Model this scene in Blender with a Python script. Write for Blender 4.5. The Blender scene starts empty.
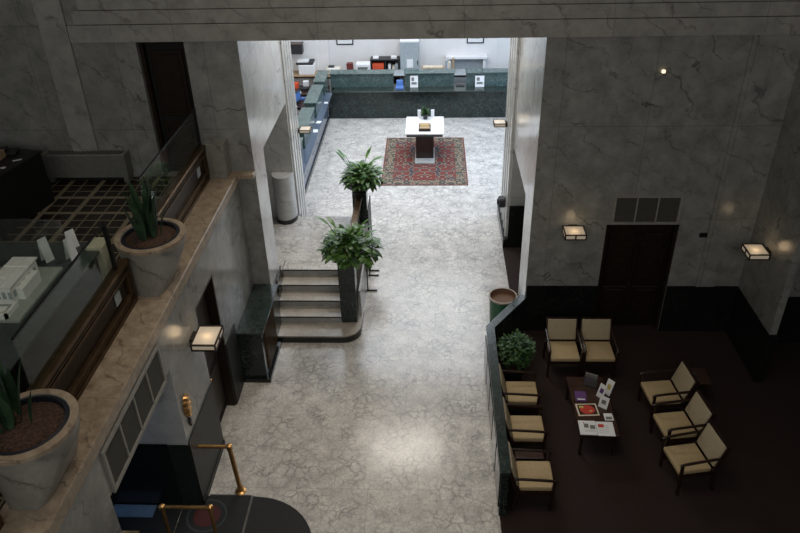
import bpy, bmesh, math, random
from mathutils import Vector, Matrix
random.seed(7)
S = bpy.context.scene
COL = S.collection
R = math.radians
PI = math.pi

# ------------------------------------------------------------------ camera
H = 8.8
yaw, pitch, roll = R(2.826), R(32.094), R(-1.427)
fw = Vector((-math.sin(yaw)*math.cos(pitch), math.cos(yaw)*math.cos(pitch), -math.sin(pitch)))
rt = Vector((math.cos(yaw), math.sin(yaw), 0)); up = rt.cross(fw)
r2 = rt*math.cos(roll)+up*math.sin(roll); u2 = -rt*math.sin(roll)+up*math.cos(roll)
cd = bpy.data.cameras.new('camera'); cam = bpy.data.objects.new('camera', cd); COL.objects.link(cam)
M = Matrix((r2, u2, -fw)).transposed().to_4x4(); M.translation = (0, 0, H); cam.matrix_world = M
cd.sensor_width = 36; cd.lens = 36*727.7/800; cd.clip_start = .1; cd.clip_end = 200
S.camera = cam
# ------------------------------------------------------------------ world, lights, exposure
w = bpy.data.worlds.new('world'); S.world = w; w.use_nodes = True
w.node_tree.nodes['Background'].inputs[0].default_value = (.5, .55, .6, 1)
w.node_tree.nodes['Background'].inputs[1].default_value = .1
S.view_settings.view_transform = 'Standard'; S.view_settings.look = 'None'
S.view_settings.exposure = 0; S.view_settings.gamma = 1; S.view_settings.use_curve_mapping = False
def area(name, loc, rot, sx, sy, e, col, spread=180):
    l = bpy.data.lights.new(name, 'AREA'); l.shape = 'RECTANGLE'; l.size = sx; l.size_y = sy
    l.energy = e; l.color = col; l.spread = R(spread)
    o = bpy.data.objects.new(name, l); o.location = loc; o.rotation_euler = rot; COL.objects.link(o); return o
area('atrium_skylight', (-.8, 7.5, 11.8), (0, 0, 0), 3, 5, 58, (1, .89, .75), 75)
area('rear_fill_light', (-1, -2.7, 9.0), (R(78), 0, 0), 14, 4, 375, (1, .99, .95), 180)  # added fill light behind the camera, no window stands there
area('hall_ceiling_light', (-.7, 14.4, 6.2), (0, 0, 0), 2.0, 1.0, 105, (1, .94, .85), 180)
area('hall_daylight', (-.6, 20.2, 6.1), (0, 0, 0), 5, 6, 465, (.82, .90, 1), 180)
area('hall_window_light', (5.7, 20.5, 3.2), (0, R(90), 0), 4, 6, 140, (.45, .65, 1), 180)
area('office_ceiling_light', (-1.5, 25.0, 4.7), (0, 0, 0), 8, 1.4, 48, (1, .96, .92), 180)
area('office_left_light', (-5.6, 20.5, 5.2), (0, 0, 0), 2.2, 6, 60, (.95, .97, 1), 180)
area('vestibule_light', (-5.4, 5.6, 3.0), (0, 0, 0), 1.2, 2.0, 26, (.45, .65, 1), 180)
S.cycles.transparent_max_bounces = 24

# ------------------------------------------------------------------ materials
def newmat(name):
    m = bpy.data.materials.new(name); m.use_nodes = True
    nt = m.node_tree; b = nt.nodes['Principled BSDF']; return m, nt, b
def N(nt, t, **k):
    n = nt.nodes.new(t)
    for a, v in k.items(): setattr(n, a, v)
    return n
def ramp(nt, stops, interp='LINEAR'):
    r = N(nt, 'ShaderNodeValToRGB'); cr = r.color_ramp; cr.interpolation = interp
    while len(cr.elements) > 1: cr.elements.remove(cr.elements[-1])
    cr.elements[0].position = stops[0][0]; cr.elements[0].color = (*stops[0][1], 1)
    for p, c in stops[1:]:
        e = cr.elements.new(p); e.color = (*c, 1)
    return r
def mixc(nt, fac, a, b, bt='MIX'):
    n = N(nt, 'ShaderNodeMix', data_type='RGBA', blend_type=bt)
    for s, v in ((0, fac), (6, a), (7, b)):
        if hasattr(v, 'is_linked') or isinstance(v, bpy.types.NodeSocket): nt.links.new(v, n.inputs[s])
        else: n.inputs[s].default_value = v if s == 0 else (*v, 1)
    return n.outputs[2]
def math_(nt, op, a, b=None):
    n = N(nt, 'ShaderNodeMath', operation=op)
    for i, v in enumerate((a, b)):
        if v is None: continue
        if isinstance(v, bpy.types.NodeSocket): nt.links.new(v, n.inputs[i])
        else: n.inputs[i].default_value = v
    return n.outputs[0]
def plain(name, c, rough=.5, metal=0, emit=None, es=1, noise=.12, nscale=14, coat=0):
    m, nt, b = newmat(name)
    tc = N(nt, 'ShaderNodeTexCoord'); nz = N(nt, 'ShaderNodeTexNoise'); nz.inputs['Scale'].default_value = nscale
    nz.inputs['Detail'].default_value = 4
    nt.links.new(tc.outputs['Object'], nz.inputs['Vector'])
    lo = tuple(x*(1-noise) for x in c); hi = tuple(min(1, x*(1+noise)) for x in c)
    r = ramp(nt, [(.3, lo), (.7, hi)]); nt.links.new(nz.outputs['Fac'], r.inputs[0])
    nt.links.new(r.outputs[0], b.inputs['Base Color'])
    b.inputs['Roughness'].default_value = rough; b.inputs['Metallic'].default_value = metal
    b.inputs['Coat Weight'].default_value = coat
    if emit: b.inputs['Emission Color'].default_value = (*emit, 1); b.inputs['Emission Strength'].default_value = es
    return m
def marble(name, base, dark, vein, scale=1.0, rough=.22, joints=None, net=False, vein_w=.03, jointcol=None, floor=False, contrast=1.0, off=(0, 0)):
    m, nt, b = newmat(name); L = nt.links
    tc = N(nt, 'ShaderNodeTexCoord')
    mp = N(nt, 'ShaderNodeMapping'); mp.inputs['Rotation'].default_value = (.5, .3, .6)
    mp.inputs['Scale'].default_value = (scale,)*3
    L.new(tc.outputs['Object'], mp.inputs['Vector'])
    n1 = N(nt, 'ShaderNodeTexNoise'); n1.inputs['Scale'].default_value = 1.6; n1.inputs['Detail'].default_value = 9; n1.inputs['Roughness'].default_value = .62
    L.new(mp.outputs[0], n1.inputs['Vector'])
    r1 = ramp(nt, [(.32, dark), (.68, base)]); L.new(n1.outputs['Fac'], r1.inputs[0])
    col = r1.outputs[0]
    # distorted coordinates for the veins
    n2 = N(nt, 'ShaderNodeTexNoise'); n2.inputs['Scale'].default_value = 2.2; n2.inputs['Detail'].default_value = 6
    L.new(mp.outputs[0], n2.inputs['Vector'])
    vm = N(nt, 'ShaderNodeVectorMath', operation='MULTIPLY_ADD'); vm.inputs[1].default_value = (.55,)*3
    L.new(n2.outputs['Color'], vm.inputs[0]); L.new(mp.outputs[0], vm.inputs[2])
    if net:
        v = N(nt, 'ShaderNodeTexVoronoi', feature='DISTANCE_TO_EDGE'); v.inputs['Scale'].default_value = 2.6
        L.new(vm.outputs[0], v.inputs['Vector'])
        rv = ramp(nt, [(0, (1, 1, 1)), (vein_w, (.35, .35, .35)), (vein_w*3.2, (0, 0, 0))]); L.new(v.outputs['Distance'], rv.inputs[0])
        nb = N(nt, 'ShaderNodeTexNoise'); nb.inputs['Scale'].default_value = 1.1; nb.inputs['Detail'].default_value = 3
        L.new(mp.outputs[0], nb.inputs['Vector'])
        rb = ramp(nt, [(.38, (.1, .1, .1)), (.62, (1, 1, 1))]); L.new(nb.outputs['Fac'], rb.inputs[0])
        f = math_(nt, 'MULTIPLY', rv.outputs[0], rb.outputs[0])
        col = mixc(nt, math_(nt, 'MULTIPLY', f, .75*contrast), col, vein)
        v2 = N(nt, 'ShaderNodeTexVoronoi', feature='DISTANCE_TO_EDGE'); v2.inputs['Scale'].default_value = 6.5
        L.new(vm.outputs[0], v2.inputs['Vector'])
        rv2 = ramp(nt, [(0, (1, 1, 1)), (vein_w*1.6, (0, 0, 0))]); L.new(v2.outputs['Distance'], rv2.inputs[0])
        col = mixc(nt, math_(nt, 'MULTIPLY', rv2.outputs[0], .45*contrast), col, vein)
    else:
        wv = N(nt, 'ShaderNodeTexWave', wave_type='BANDS', bands_direction='DIAGONAL')
        wv.inputs['Scale'].default_value = .42; wv.inputs['Distortion'].default_value = 7.5; wv.inputs['Detail'].default_value = 6; wv.inputs['Detail Scale'].default_value = 1.3
        L.new(vm.outputs[0], wv.inputs['Vector'])
        rv = ramp(nt, [(0, (1, 1, 1)), (vein_w, (.4, .4, .4)), (vein_w*4, (0, 0, 0))]); L.new(wv.outputs['Fac'], rv.inputs[0])
        nb = N(nt, 'ShaderNodeTexNoise'); nb.inputs['Scale'].default_value = .9; nb.inputs['Detail'].default_value = 3
        L.new(mp.outputs[0], nb.inputs['Vector'])
        rb = ramp(nt, [(.42, (.08, .08, .08)), (.66, (1, 1, 1))]); L.new(nb.outputs['Fac'], rb.inputs[0])
        f = math_(nt, 'MULTIPLY', rv.outputs[0], rb.outputs[0])
        col = mixc(nt, math_(nt, 'MULTIPLY', f, .8*contrast), col, vein)
        mp3 = N(nt, 'ShaderNodeMapping'); mp3.inputs['Rotation'].default_value = (.9, .5, -.4); mp3.inputs['Scale'].default_value = (.8, .8, 2.2)
        L.new(vm.outputs[0], mp3.inputs['Vector'])
        v3 = N(nt, 'ShaderNodeTexVoronoi', feature='DISTANCE_TO_EDGE'); v3.inputs['Scale'].default_value = 1.7; L.new(mp3.outputs[0], v3.inputs['Vector'])
        r3 = ramp(nt, [(0, (1, 1, 1)), (.012, (.3, .3, .3)), (.05, (0, 0, 0))]); L.new(v3.outputs['Distance'], r3.inputs[0])
        n3 = N(nt, 'ShaderNodeTexNoise'); n3.inputs['Scale'].default_value = 2.3; n3.inputs['Detail'].default_value = 5; L.new(mp.outputs[0], n3.inputs['Vector'])
        r4 = ramp(nt, [(.42, (0, 0, 0)), (.6, (1, 1, 1))]); L.new(n3.outputs['Fac'], r4.inputs[0])
        col = mixc(nt, math_(nt, 'MULTIPLY', math_(nt, 'MULTIPLY', r3.outputs[0], r4.outputs[0]), .5*contrast), col, vein)
    if joints:
        sx = N(nt, 'ShaderNodeSeparateXYZ'); L.new(tc.outputs['Object'], sx.inputs[0])
        cx = N(nt, 'ShaderNodeCombineXYZ')
        if floor:
            L.new(math_(nt, 'ADD', sx.outputs[0], 50.3+off[0]), cx.inputs[0]); L.new(math_(nt, 'ADD', sx.outputs[1], 50+off[1]), cx.inputs[1])
        else:
            L.new(math_(nt, 'ADD', math_(nt, 'ADD', sx.outputs[0], sx.outputs[1]), 50+off[0]), cx.inputs[0]); L.new(math_(nt, 'ADD', sx.outputs[2], 50+off[1]), cx.inputs[1])
        bk = N(nt, 'ShaderNodeTexBrick'); bk.offset = .5 if floor else 0; bk.inputs['Scale'].default_value = 1
        bk.inputs['Brick Width'].default_value = joints[0]; bk.inputs['Row Height'].default_value = joints[1]
        bk.inputs['Mortar Size'].default_value = joints[2]; bk.inputs['Mortar Smooth'].default_value = .1
        bk.inputs['Color1'].default_value = (.93, .93, .93, 1); bk.inputs['Color2'].default_value = (1, 1, 1, 1); bk.inputs['Mortar'].default_value = (1, 1, 1, 1)
        L.new(cx.outputs[0], bk.inputs['Vector'])
        col = mixc(nt, 1.0, col, bk.outputs['Color'], 'MULTIPLY')
        col = mixc(nt, math_(nt, 'MULTIPLY', bk.outputs['Fac'], .6), col, jointcol or vein)
    L.new(col, b.inputs['Base Color']); b.inputs['Roughness'].default_value = rough
    return m
MT = {}
MT['floor'] = marble('floor_marble', (.82, .78, .72), (.54, .51, .475), (.21, .20, .195), 2.3, .2, (1.05, .8, .003), net=True, vein_w=.055, floor=True, contrast=1.0)
MT['wall'] = marble('wall_marble', (.35, .35, .33), (.215, .215, .20), (.07, .07, .07), 2.1, .2, (1.45, 1.75, .006), vein_w=.008, jointcol=(.12, .12, .11))
MT['beam'] = marble('beam_marble', (.44, .42, .39), (.30, .29, .265), (.12, .11, .10), 2.2, .35, (2.3, 40, .006), vein_w=.012, jointcol=(.14, .13, .12))
MT['pier'] = marble('pier_marble', (.62, .62, .60), (.46, .46, .45), (.25, .25, .25), 1.3, .16, (30, 1.35, .006), vein_w=.01, jointcol=(.28, .28, .28))  # paler copy of the wall marble, light on the reveals put into the colour
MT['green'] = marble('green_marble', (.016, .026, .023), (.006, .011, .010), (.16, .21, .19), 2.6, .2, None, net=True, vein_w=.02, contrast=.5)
MT['greenlit'] = marble('green_marble_lit_top', (.085, .135, .125), (.045, .08, .075), (.30, .36, .34), 2.2, .15, None, net=True, vein_w=.02, contrast=.6)  # green marble with the hall's bluish light put into its colour
MT['greentop'] = marble('green_marble_cap', (.030, .044, .038), (.013, .021, .018), (.14, .17, .155), 3, .2, None, net=True, vein_w=.02, contrast=.6)  # same top marble, darker, without the hall light in its colour
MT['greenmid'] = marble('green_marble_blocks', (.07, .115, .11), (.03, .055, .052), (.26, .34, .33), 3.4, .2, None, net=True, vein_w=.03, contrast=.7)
MT['wains'] = marble('black_marble_satin', (.020, .024, .022), (.010, .013, .012), (.07, .08, .075), 2.5, .5, None, net=True, vein_w=.02, contrast=.5)
MT['black'] = marble('black_marble', (.012, .014, .013), (.007, .008, .008), (.05, .055, .05), 2, .2, None, net=True, vein_w=.015, contrast=.5)
MT['travertine'] = marble('tan_marble', (.50, .385, .27), (.36, .27, .185), (.17, .12, .08), 1.8, .3, (.001, 1.2, .004), net=False, vein_w=.03, floor=False)
MT['travertine'] = marble('tan_marble_ledge', (.46, .365, .265), (.27, .20, .14), (.12, .085, .06), 4.5, .35, (4, .9, .006), net=False, vein_w=.03, floor=True)
MT['planter'] = marble('planter_marble', (.33, .315, .28), (.22, .21, .19), (.10, .095, .09), 3, .35, None, vein_w=.03)
MT['stair'] = marble('stair_marble', (.56, .51, .44), (.38, .345, .30), (.22, .2, .17), 2, .3, None, net=True, vein_w=.02)
MT['riser'] = marble('riser_marble', (.50, .50, .49), (.36, .36, .355), (.16, .16, .16), 2, .3, None, net=True, vein_w=.02)
MT['carpet'] = plain('brown_carpet', (.020, .0085, .006), .95, noise=.35, nscale=60)
MT['white'] = plain('white_wall_paint', (.78, .76, .74), .6, noise=.03, nscale=2)
MT['ceil'] = plain('ceiling_plaster', (.5, .49, .47), .9, noise=.04)
MT['fabric'] = plain('tan_upholstery', (.46, .345, .19), .85, noise=.10, nscale=40)
MT['fabricback'] = plain('greige_upholstery', (.42, .35, .235), .85, noise=.10, nscale=40)
MT['wood'] = plain('dark_wood', (.022, .010, .007), .35, noise=.4, nscale=8)
MT['wood2'] = plain('table_wood', (.045, .020, .012), .3, noise=.4, nscale=8)
MT['bronze'] = plain('bronze', (.10, .062, .032), .42, .75, noise=.3, nscale=9)
MT['brass'] = plain('brass', (.50, .29, .11), .32, .9, noise=.15)
MT['darkbronze'] = plain('dark_bronze', (.030, .020, .013), .4, .5, noise=.3)
MT['blackm'] = plain('black_metal', (.012, .012, .012), .4, .3)
MT['blackp'] = plain('black_plastic', (.02, .02, .022), .5)
MT['desk'] = plain('black_desk', (.010, .010, .011), .45)
MT['whitep'] = plain('white_paper', (.80, .80, .80), .7, noise=.03)
MT['card'] = plain('model_card', (.85, .83, .80), .8, noise=.05)
MT['base'] = plain('model_base_board', (.36, .38, .34), .8, noise=.1)
MT['top'] = plain('display_table_top', (.045, .055, .055), .4, noise=.2)
MT['grey'] = plain('grey_metal', (.36, .40, .42), .5)
MT['greyd'] = plain('radiator_grey', (.17, .17, .155), .5)
MT['ventgrey'] = plain('vent_mesh', (.075, .073, .062), .7, noise=.3, nscale=90)
MT['ventframe'] = plain('vent_frame', (.30, .29, .26), .5)
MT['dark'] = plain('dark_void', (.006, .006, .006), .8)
MT['soil'] = plain('brown_soil', (.055, .028, .016), .95, noise=.7, nscale=40)
MT['liner'] = plain('blue_black_liner', (.012, .014, .022), .4)
MT['bingreen'] = plain('green_enamel', (.012, .12, .055), .35)
MT['copper'] = plain('brown_bin_inside', (.16, .085, .05), .7)
MT['rim'] = plain('pale_rim', (.35, .30, .24), .4)
MT['red'] = plain('red', (.55, .05, .03), .6); MT['orange'] = plain('orange_red', (.75, .10, .035), .6)
MT['maroon'] = plain('maroon', (.16, .03, .025), .6); MT['blue'] = plain('blue', (.10, .22, .55), .5); MT['bluepatch'] = plain('slate_blue', (.16, .23, .34), .35)
MT['purple'] = plain('purple', (.12, .05, .18), .5); MT['yellow'] = plain('yellow', (.55, .45, .12), .6)
MT['tan'] = plain('tan_card', (.40, .27, .16), .8); MT['cream'] = plain('cream_plastic', (.68, .60, .47), .6)
MT['teal'] = plain('counter_blue_reflection', (.09, .12, .17), .12, noise=.1)  # blue tone is the window's reflection put into the counter colour
MT['rubber'] = plain('black_mat', (.012, .012, .013), .7, noise=.3, nscale=40)
MT['matred'] = plain('mat_emblem_red', (.07, .012, .010), .8)
MT['steel'] = plain('steel_strip', (.35, .35, .34), .3, .9)
MT['stalk'] = plain('stalk_green', (.06, .12, .03), .6)
MT['lampglass'] = plain('lamp_glass', (.52, .47, .40), .4, emit=(1, .80, .58), es=.16, noise=.03)
MT['bulbglass'] = plain('lamp_bulb_spot', (.9, .8, .65), .4, emit=(1, .80, .52), es=1.6)
def leafmat(name, a, b_):
    m, nt, b = newmat(name); tc = N(nt, 'ShaderNodeTexCoord'); nz = N(nt, 'ShaderNodeTexNoise'); nz.inputs['Scale'].default_value = 9
    nt.links.new(tc.outputs['Object'], nz.inputs['Vector']); r = ramp(nt, [(.35, a), (.65, b_)]); nt.links.new(nz.outputs['Fac'], r.inputs[0])
    nt.links.new(r.outputs[0], b.inputs['Base Color']); b.inputs['Roughness'].default_value = .38
    return m
MT['leaf'] = leafmat('lily_leaf', (.022, .07, .018), (.12, .24, .05))
MT['leaf2'] = leafmat('lily_leaf_bright', (.035, .11, .025), (.16, .32, .06))
MT['leafbush'] = leafmat('bush_leaf', (.012, .045, .010), (.055, .13, .028)); MT['leafbush'].node_tree.nodes['Principled BSDF'].inputs['Roughness'].default_value = .6
MT['leafdark'] = leafmat('snake_leaf', (.010, .030, .014), (.030, .075, .028)); MT['leafdark'].node_tree.nodes['Principled BSDF'].inputs['Roughness'].default_value = .62
def glassmat(name, tint, op=.12, rough=.03):
    m, nt, b = newmat(name); out = nt.nodes['Material Output']
    tr = N(nt, 'ShaderNodeBsdfTransparent'); tr.inputs[0].default_value = (*tint, 1)
    gl = N(nt, 'ShaderNodeBsdfGlossy'); gl.inputs['Roughness'].default_value = rough
    lw_ = N(nt, 'ShaderNodeLayerWeight'); lw_.inputs[0].default_value = .5
    fac = math_(nt, 'ADD', math_(nt, 'MULTIPLY', math_(nt, 'POWER', lw_.outputs['Facing'], 4), .28), .035+op*.3)
    mx = N(nt, 'ShaderNodeMixShader'); nt.links.new(fac, mx.inputs[0]); nt.links.new(tr.outputs[0], mx.inputs[1]); nt.links.new(gl.outputs[0], mx.inputs[2])
    nt.links.new(mx.outputs[0], out.inputs[0]); return m
MT['glass'] = glassmat('railing_glass', (.84, .89, .86), .0)
MT['caseglass'] = glassmat('case_glass', (.96, .98, .97), .0)
MT['clear'] = glassmat('clear_film', (.7, .72, .74), .5, .2)
m, nt, b = newmat('window_daylight'); b.inputs['Base Color'].default_value = (.5, .6, .8, 1)
b.inputs['Emission Color'].default_value = (.6, .78, 1, 1); b.inputs['Emission Strength'].default_value = 1.8; MT['sky'] = m
# mezzanine tile: dark squares, cream thin lines and wider bands
def tilemat():
    m, nt, b = newmat('brown_tile_grid'); L = nt.links
    tc = N(nt, 'ShaderNodeTexCoord'); sx = N(nt, 'ShaderNodeSeparateXYZ'); L.new(tc.outputs['Object'], sx.inputs[0])
    P = 1.50
    outs = []
    for ax, o in ((0, .35), (1, .27)):
        u = math_(nt, 'DIVIDE', math_(nt, 'MODULO', math_(nt, 'ADD', sx.outputs[ax], 30+o), P), P)
        st = [(0, (1, 1, 1))]
        k = (0, 0, 0); g = (.75, .75, .75); W = (1, 1, 1)
        for a, wd, c in ((.075, 0, k), (.27, .03, g), (.545, .085, W), (.81, .03, g), (1.04, .03, g), (1.27, .03, g)):
            if wd: st += [(a/P, c), ((a+wd)/P, k)]
            else: st += [(a/P, c)]
        r = ramp(nt, st, 'CONSTANT'); L.new(u, r.inputs[0]); outs.append(r.outputs[0])
    f = math_(nt, 'MAXIMUM', outs[0], outs[1])
    nz = N(nt, 'ShaderNodeTexNoise'); nz.inputs['Scale'].default_value = 3; L.new(tc.outputs['Object'], nz.inputs['Vector'])
    d = ramp(nt, [(.3, (.016, .012, .010)), (.7, (.040, .028, .022))]); L.new(nz.outputs['Fac'], d.inputs[0])
    col = mixc(nt, f, d.outputs[0], (.30, .25, .17)); L.new(col, b.inputs['Base Color']); b.inputs['Roughness'].default_value = .22
    return m
MT['tiles'] = tilemat()
def rugmat():
    m, nt, b = newmat('oriental_rug'); L = nt.links
    tc = N(nt, 'ShaderNodeTexCoord'); sx = N(nt, 'ShaderNodeSeparateXYZ'); L.new(tc.outputs['Object'], sx.inputs[0])
    ax = math_(nt, 'ABSOLUTE', sx.outputs[0]); ay = math_(nt, 'ABSOLUTE', sx.outputs[1])
    dx = math_(nt, 'SUBTRACT', 1.21, ax); dy = math_(nt, 'SUBTRACT', 1.72, ay); d = math_(nt, 'MINIMUM', dx, dy)
    v = N(nt, 'ShaderNodeTexVoronoi', feature='F1'); v.inputs['Scale'].default_value = 4.6; v.inputs['Randomness'].default_value = .5
    cb = N(nt, 'ShaderNodeCombineXYZ'); L.new(ax, cb.inputs[0]); L.new(ay, cb.inputs[1]); L.new(cb.outputs[0], v.inputs['Vector'])
    field = ramp(nt, [(0, (.30, .24, .17)), (.16, (.05, .055, .07)), (.24, (.19, .035, .027)), (.42, (.13, .022, .02)), (.52, (.27, .20, .14)), (.60, (.06, .05, .06))], 'CONSTANT'); L.new(v.outputs['Distance'], field.inputs[0])
    bord = ramp(nt, [(0, (.22, .07, .05)), (.2, (.24, .19, .13)), (.4, (.06, .065, .055)), (.58, (.26, .20, .14)), (.75, (.13, .10, .07))], 'CONSTANT'); L.new(v.outputs['Distance'], bord.inputs[0])
    step = ramp(nt, [(0, (.02, 0, 0)), (.03/1, (0, 0, 0)), (.34, (1, 1, 1))], 'CONSTANT'); L.new(d, step.inputs[0])
    col = mixc(nt, step.outputs[0], bord.outputs[0], field.outputs[0])
    line = ramp(nt, [(0, (1, 1, 1)), (.03, (0, 0, 0)), (.075, (.7, .7, .7)), (.09, (0, 0, 0)), (.32, (.9, .9, .9)), (.345, (0, 0, 0))], 'CONSTANT'); L.new(d, line.inputs[0])
    col = mixc(nt, line.outputs[0], col, (.16, .035, .03)); L.new(col, b.inputs['Base Color']); b.inputs['Roughness'].default_value = .95
    return m
MT['rug'] = rugmat()

# ------------------------------------------------------------------ mesh helpers
class MB:
    def __init__(s, off=(0, 0, 0)): s.bm = bmesh.new(); s.o = Vector(off)
    def _v(s, p): return s.bm.verts.new(Vector(p)-s.o)
    def box(s, x0, x1, y0, y1, z0, z1, bev=0, mtx=None, seg=1):
        ps = [(x, y, z) for x in (x0, x1) for y in (y0, y1) for z in (z0, z1)]
        if mtx: ps = [mtx @ Vector(p) for p in ps]
        v = [s._v(p) for p in ps]
        fs = [s.bm.faces.new([v[i] for i in q]) for q in ((0, 1, 3, 2), (4, 6, 7, 5), (0, 4, 5, 1), (2, 3, 7, 6), (0, 2, 6, 4), (1, 5, 7, 3))]
        if bev:
            es = list({e for f in fs for e in f.edges})
            bmesh.ops.bevel(s.bm, geom=es, offset=bev, segments=seg, affect='EDGES', profile=.5)
        return s
    def prism(s, pts, z0, z1):
        a = [s._v((x, y, z0)) for x, y in pts]; b = [s._v((x, y, z1)) for x, y in pts]; n = len(pts)
        s.bm.faces.new(a[::-1]); s.bm.faces.new(b)
        for i in range(n): s.bm.faces.new((a[i], a[(i+1) % n], b[(i+1) % n], b[i]))
        return s
    def loft(s, rings, cap0=True, cap1=True):
        rr = [[s._v(p) for p in r] for r in rings]; n = len(rr[0])
        for a, b in zip(rr, rr[1:]):
            for i in range(n): s.bm.faces.new((a[i], a[(i+1) % n], b[(i+1) % n], b[i]))
        if cap0: s.bm.faces.new(rr[0][::-1])
        if cap1: s.bm.faces.new(rr[-1])
        return s
    def lathe(s, prof, c=(0, 0), n=28, sy=1, cap=(True, True)):
        return s.loft([[(c[0]+r*math.cos(2*PI*i/n), c[1]+sy*r*math.sin(2*PI*i/n), z) for i in range(n)] for r, z in prof], *cap)
    def tube(s, pts, r, n=10):
        pts = [Vector(p) for p in pts]; rings = []
        for i, p in enumerate(pts):
            d = (pts[min(i+1, len(pts)-1)]-pts[max(i-1, 0)]).normalized()
            a = d.cross(Vector((0, 0, 1)) if abs(d.z) < .9 else Vector((1, 0, 0))).normalized(); b = d.cross(a)
            rings.append([p+(a*math.cos(2*PI*k/n)+b*math.sin(2*PI*k/n))*r for k in range(n)])
        return s.loft(rings)
    def bar(s, a, b, wx, wz):
        a, b = Vector(a), Vector(b); d = (b-a); l = d.length; d.normalize()
        q = d.to_track_quat('Y', 'Z').to_matrix().to_4x4(); q.translation = a
        return s.box(-wx/2, wx/2, 0, l, -wz/2, wz/2, mtx=q)
    def quad(s, *p): s.bm.faces.new([s._v(q) for q in p]); return s
    def leaf(s, base, yawd, tilt, length, width, droop, seg=6, fold=.12):
        base = Vector(base); p = base.copy(); h = Vector((math.cos(yawd), math.sin(yawd), 0)); side = Vector((-h.y, h.x, 0))
        t = tilt; prev = None
        for i in range(seg+1):
            u = i/seg; wd = width*math.sin(PI*min(1, (u*.92+.08)))**.8*.5
            if i == seg: wd = .002
            nrm = (Vector((0, 0, 1))*math.cos(t)-h*math.sin(t))
            row = [s._v(p-side*wd+nrm*fold*wd), s._v(p), s._v(p+side*wd+nrm*fold*wd)]
            if prev:
                s.bm.faces.new((prev[0], prev[1], row[1], row[0])); s.bm.faces.new((prev[1], prev[2], row[2], row[1]))
            prev = row; d = h*math.cos(t)+Vector((0, 0, 1))*math.sin(t); p = p+d*length/seg; t -= droop/seg
        return s
    def done(s, name, mat, parent=None, smooth=False, loc=None, solid=0, **props):
        bmesh.ops.recalc_face_normals(s.bm, faces=s.bm.faces)
        me = bpy.data.meshes.new(name); s.bm.to_mesh(me); s.bm.free(); me.materials.append(MT[mat] if isinstance(mat, str) else mat)
        if smooth:
            for p in me.polygons: p.use_smooth = True
            try: me.set_sharp_from_angle(angle=R(40))
            except Exception: pass
        o = bpy.data.objects.new(name, me); COL.objects.link(o)
        if parent is not None: o.parent = parent
        if loc is not None: o.location = loc
        elif parent is None: o.location = s.o
        for k, v in props.items(): o[k] = v
        return o
def struct(name, mb, mat, parent=None):
    o = mb.done(name, mat, parent)
    if parent is None: o['kind'] = 'structure'
    return o
def thing(name, label, cat, loc=(0, 0, 0), rz=0, group=None):
    o = bpy.data.objects.new(name, None); COL.objects.link(o); o.empty_display_size = .1
    o.location = loc; o.rotation_euler = (0, 0, rz); o['label'] = label; o['category'] = cat
    if group: o['group'] = group
    return o
def tag(o, label, cat, group=None):
    o['label'] = label; o['category'] = cat
    if group: o['group'] = group
    return o
def dup(root, loc, rz=None, label=None, group=None):
    r = root.copy(); COL.objects.link(r); r.location = loc
    if rz is not None: r.rotation_euler = (0, 0, rz)
    if label: r['label'] = label
    if group: r['group'] = group
    for ch in list(root.children):
        c = ch.copy(); COL.objects.link(c); c.parent = r
        for g in ch.children:
            d = g.copy(); COL.objects.link(d); d.parent = c
    return r

YW = 11.65; XP = -3.09; XR = 1.82; XL = -3.41; ZM = 3.37; ZB = 5.75; LAND = .79
# ------------------------------------------------------------------ STRUCTURE
struct('floor', MB().prism([(-7, -3), (1.02, -3), (1.02, 10.6), (1.70, 11.6), (1.70, 16.7), (6, 16.7), (6, 26.2), (-7.5, 26.2), (-7.5, 16.2), (-7, 11)], -.2, 0), 'floor')
struct('floor.001', MB().prism([(1.02, -3), (9, -3), (9, 14.95), (1.70, 14.95), (1.70, 11.6), (1.02, 10.6)], -.2, .004), 'carpet')
struct('ceiling', MB().box(-9, 9, -3, YW+.4, 12, 12.2), 'ceil')
struct('ceiling.001', MB().box(-7.5, 6.2, YW+.35, 26.3, 6.25, 6.4), 'ceil')
struct('wall_rear', MB().box(-9, 9, -3.2, -3, 0, 12), 'wall')
struct('wall_far_left_side', MB().box(-9.2, -9, -3, 12, 0, 12), 'wall')
# front wall, with openings: mezzanine door, great opening, waiting-room door
fwl = MB()
fwl.box(-9, -4.74, YW, YW+.35, 0, ZB); fwl.box(-4.74, -3.96, YW, YW+.35, 0, ZM); fwl.box(-3.96, XP-.004, YW, YW+.35, 0, ZB)
fwl.box(-9, XP, YW, YW+.35, ZB, 12)
struct('wall_front_left', fwl, 'wall')
fwr = MB()
fwr.box(XR+.004, 3.18, YW, YW+.35, 0, ZB); fwr.box(3.18, 4.48, YW, YW+.35, 2.38, ZB); fwr.box(4.48, 9, YW, YW+.35, 0, ZB)
fwr.box(XR, 9, YW, YW+.35, ZB, 12); fwr.box(XP, XR, YW, YW+.35, ZB, 12)
struct('wall_front_right', fwr, 'wall')
# stepped architrave over the opening and both doors
bm_ = MB()
zs = [5.75, 6.03, 6.25, 6.48, 6.9]; 
for i in range(4): bm_.box(-5.76+.12*i, 5.78-.12*i, YW-.075+.012*i, YW, zs[i], zs[i+1]-.012)
struct('trim_1', bm_, 'beam')
struct('trim_2', MB().box(-6.22, -5.78, YW-.06, YW, ZM, 11.9), 'beam')
struct('trim_3', MB().box(5.0, 5.35, YW-.03, YW, 1.06, 5.74), 'wall')
# near piers (reveals of the great opening)
struct('wall_pier_left', MB().box(XP-.35, XP, YW+.004, 12.45, 0, ZB-.001).box(XP-.35, XP, YW+.352, 12.45, ZB, 6.25), 'pier')
struct('wall_pier_right', MB().box(XR, XR+.35, YW+.004, 12.6, 0, ZB-.001).box(XR, XR+.35, YW+.352, 12.6, ZB, 6.25), 'pier')
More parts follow.
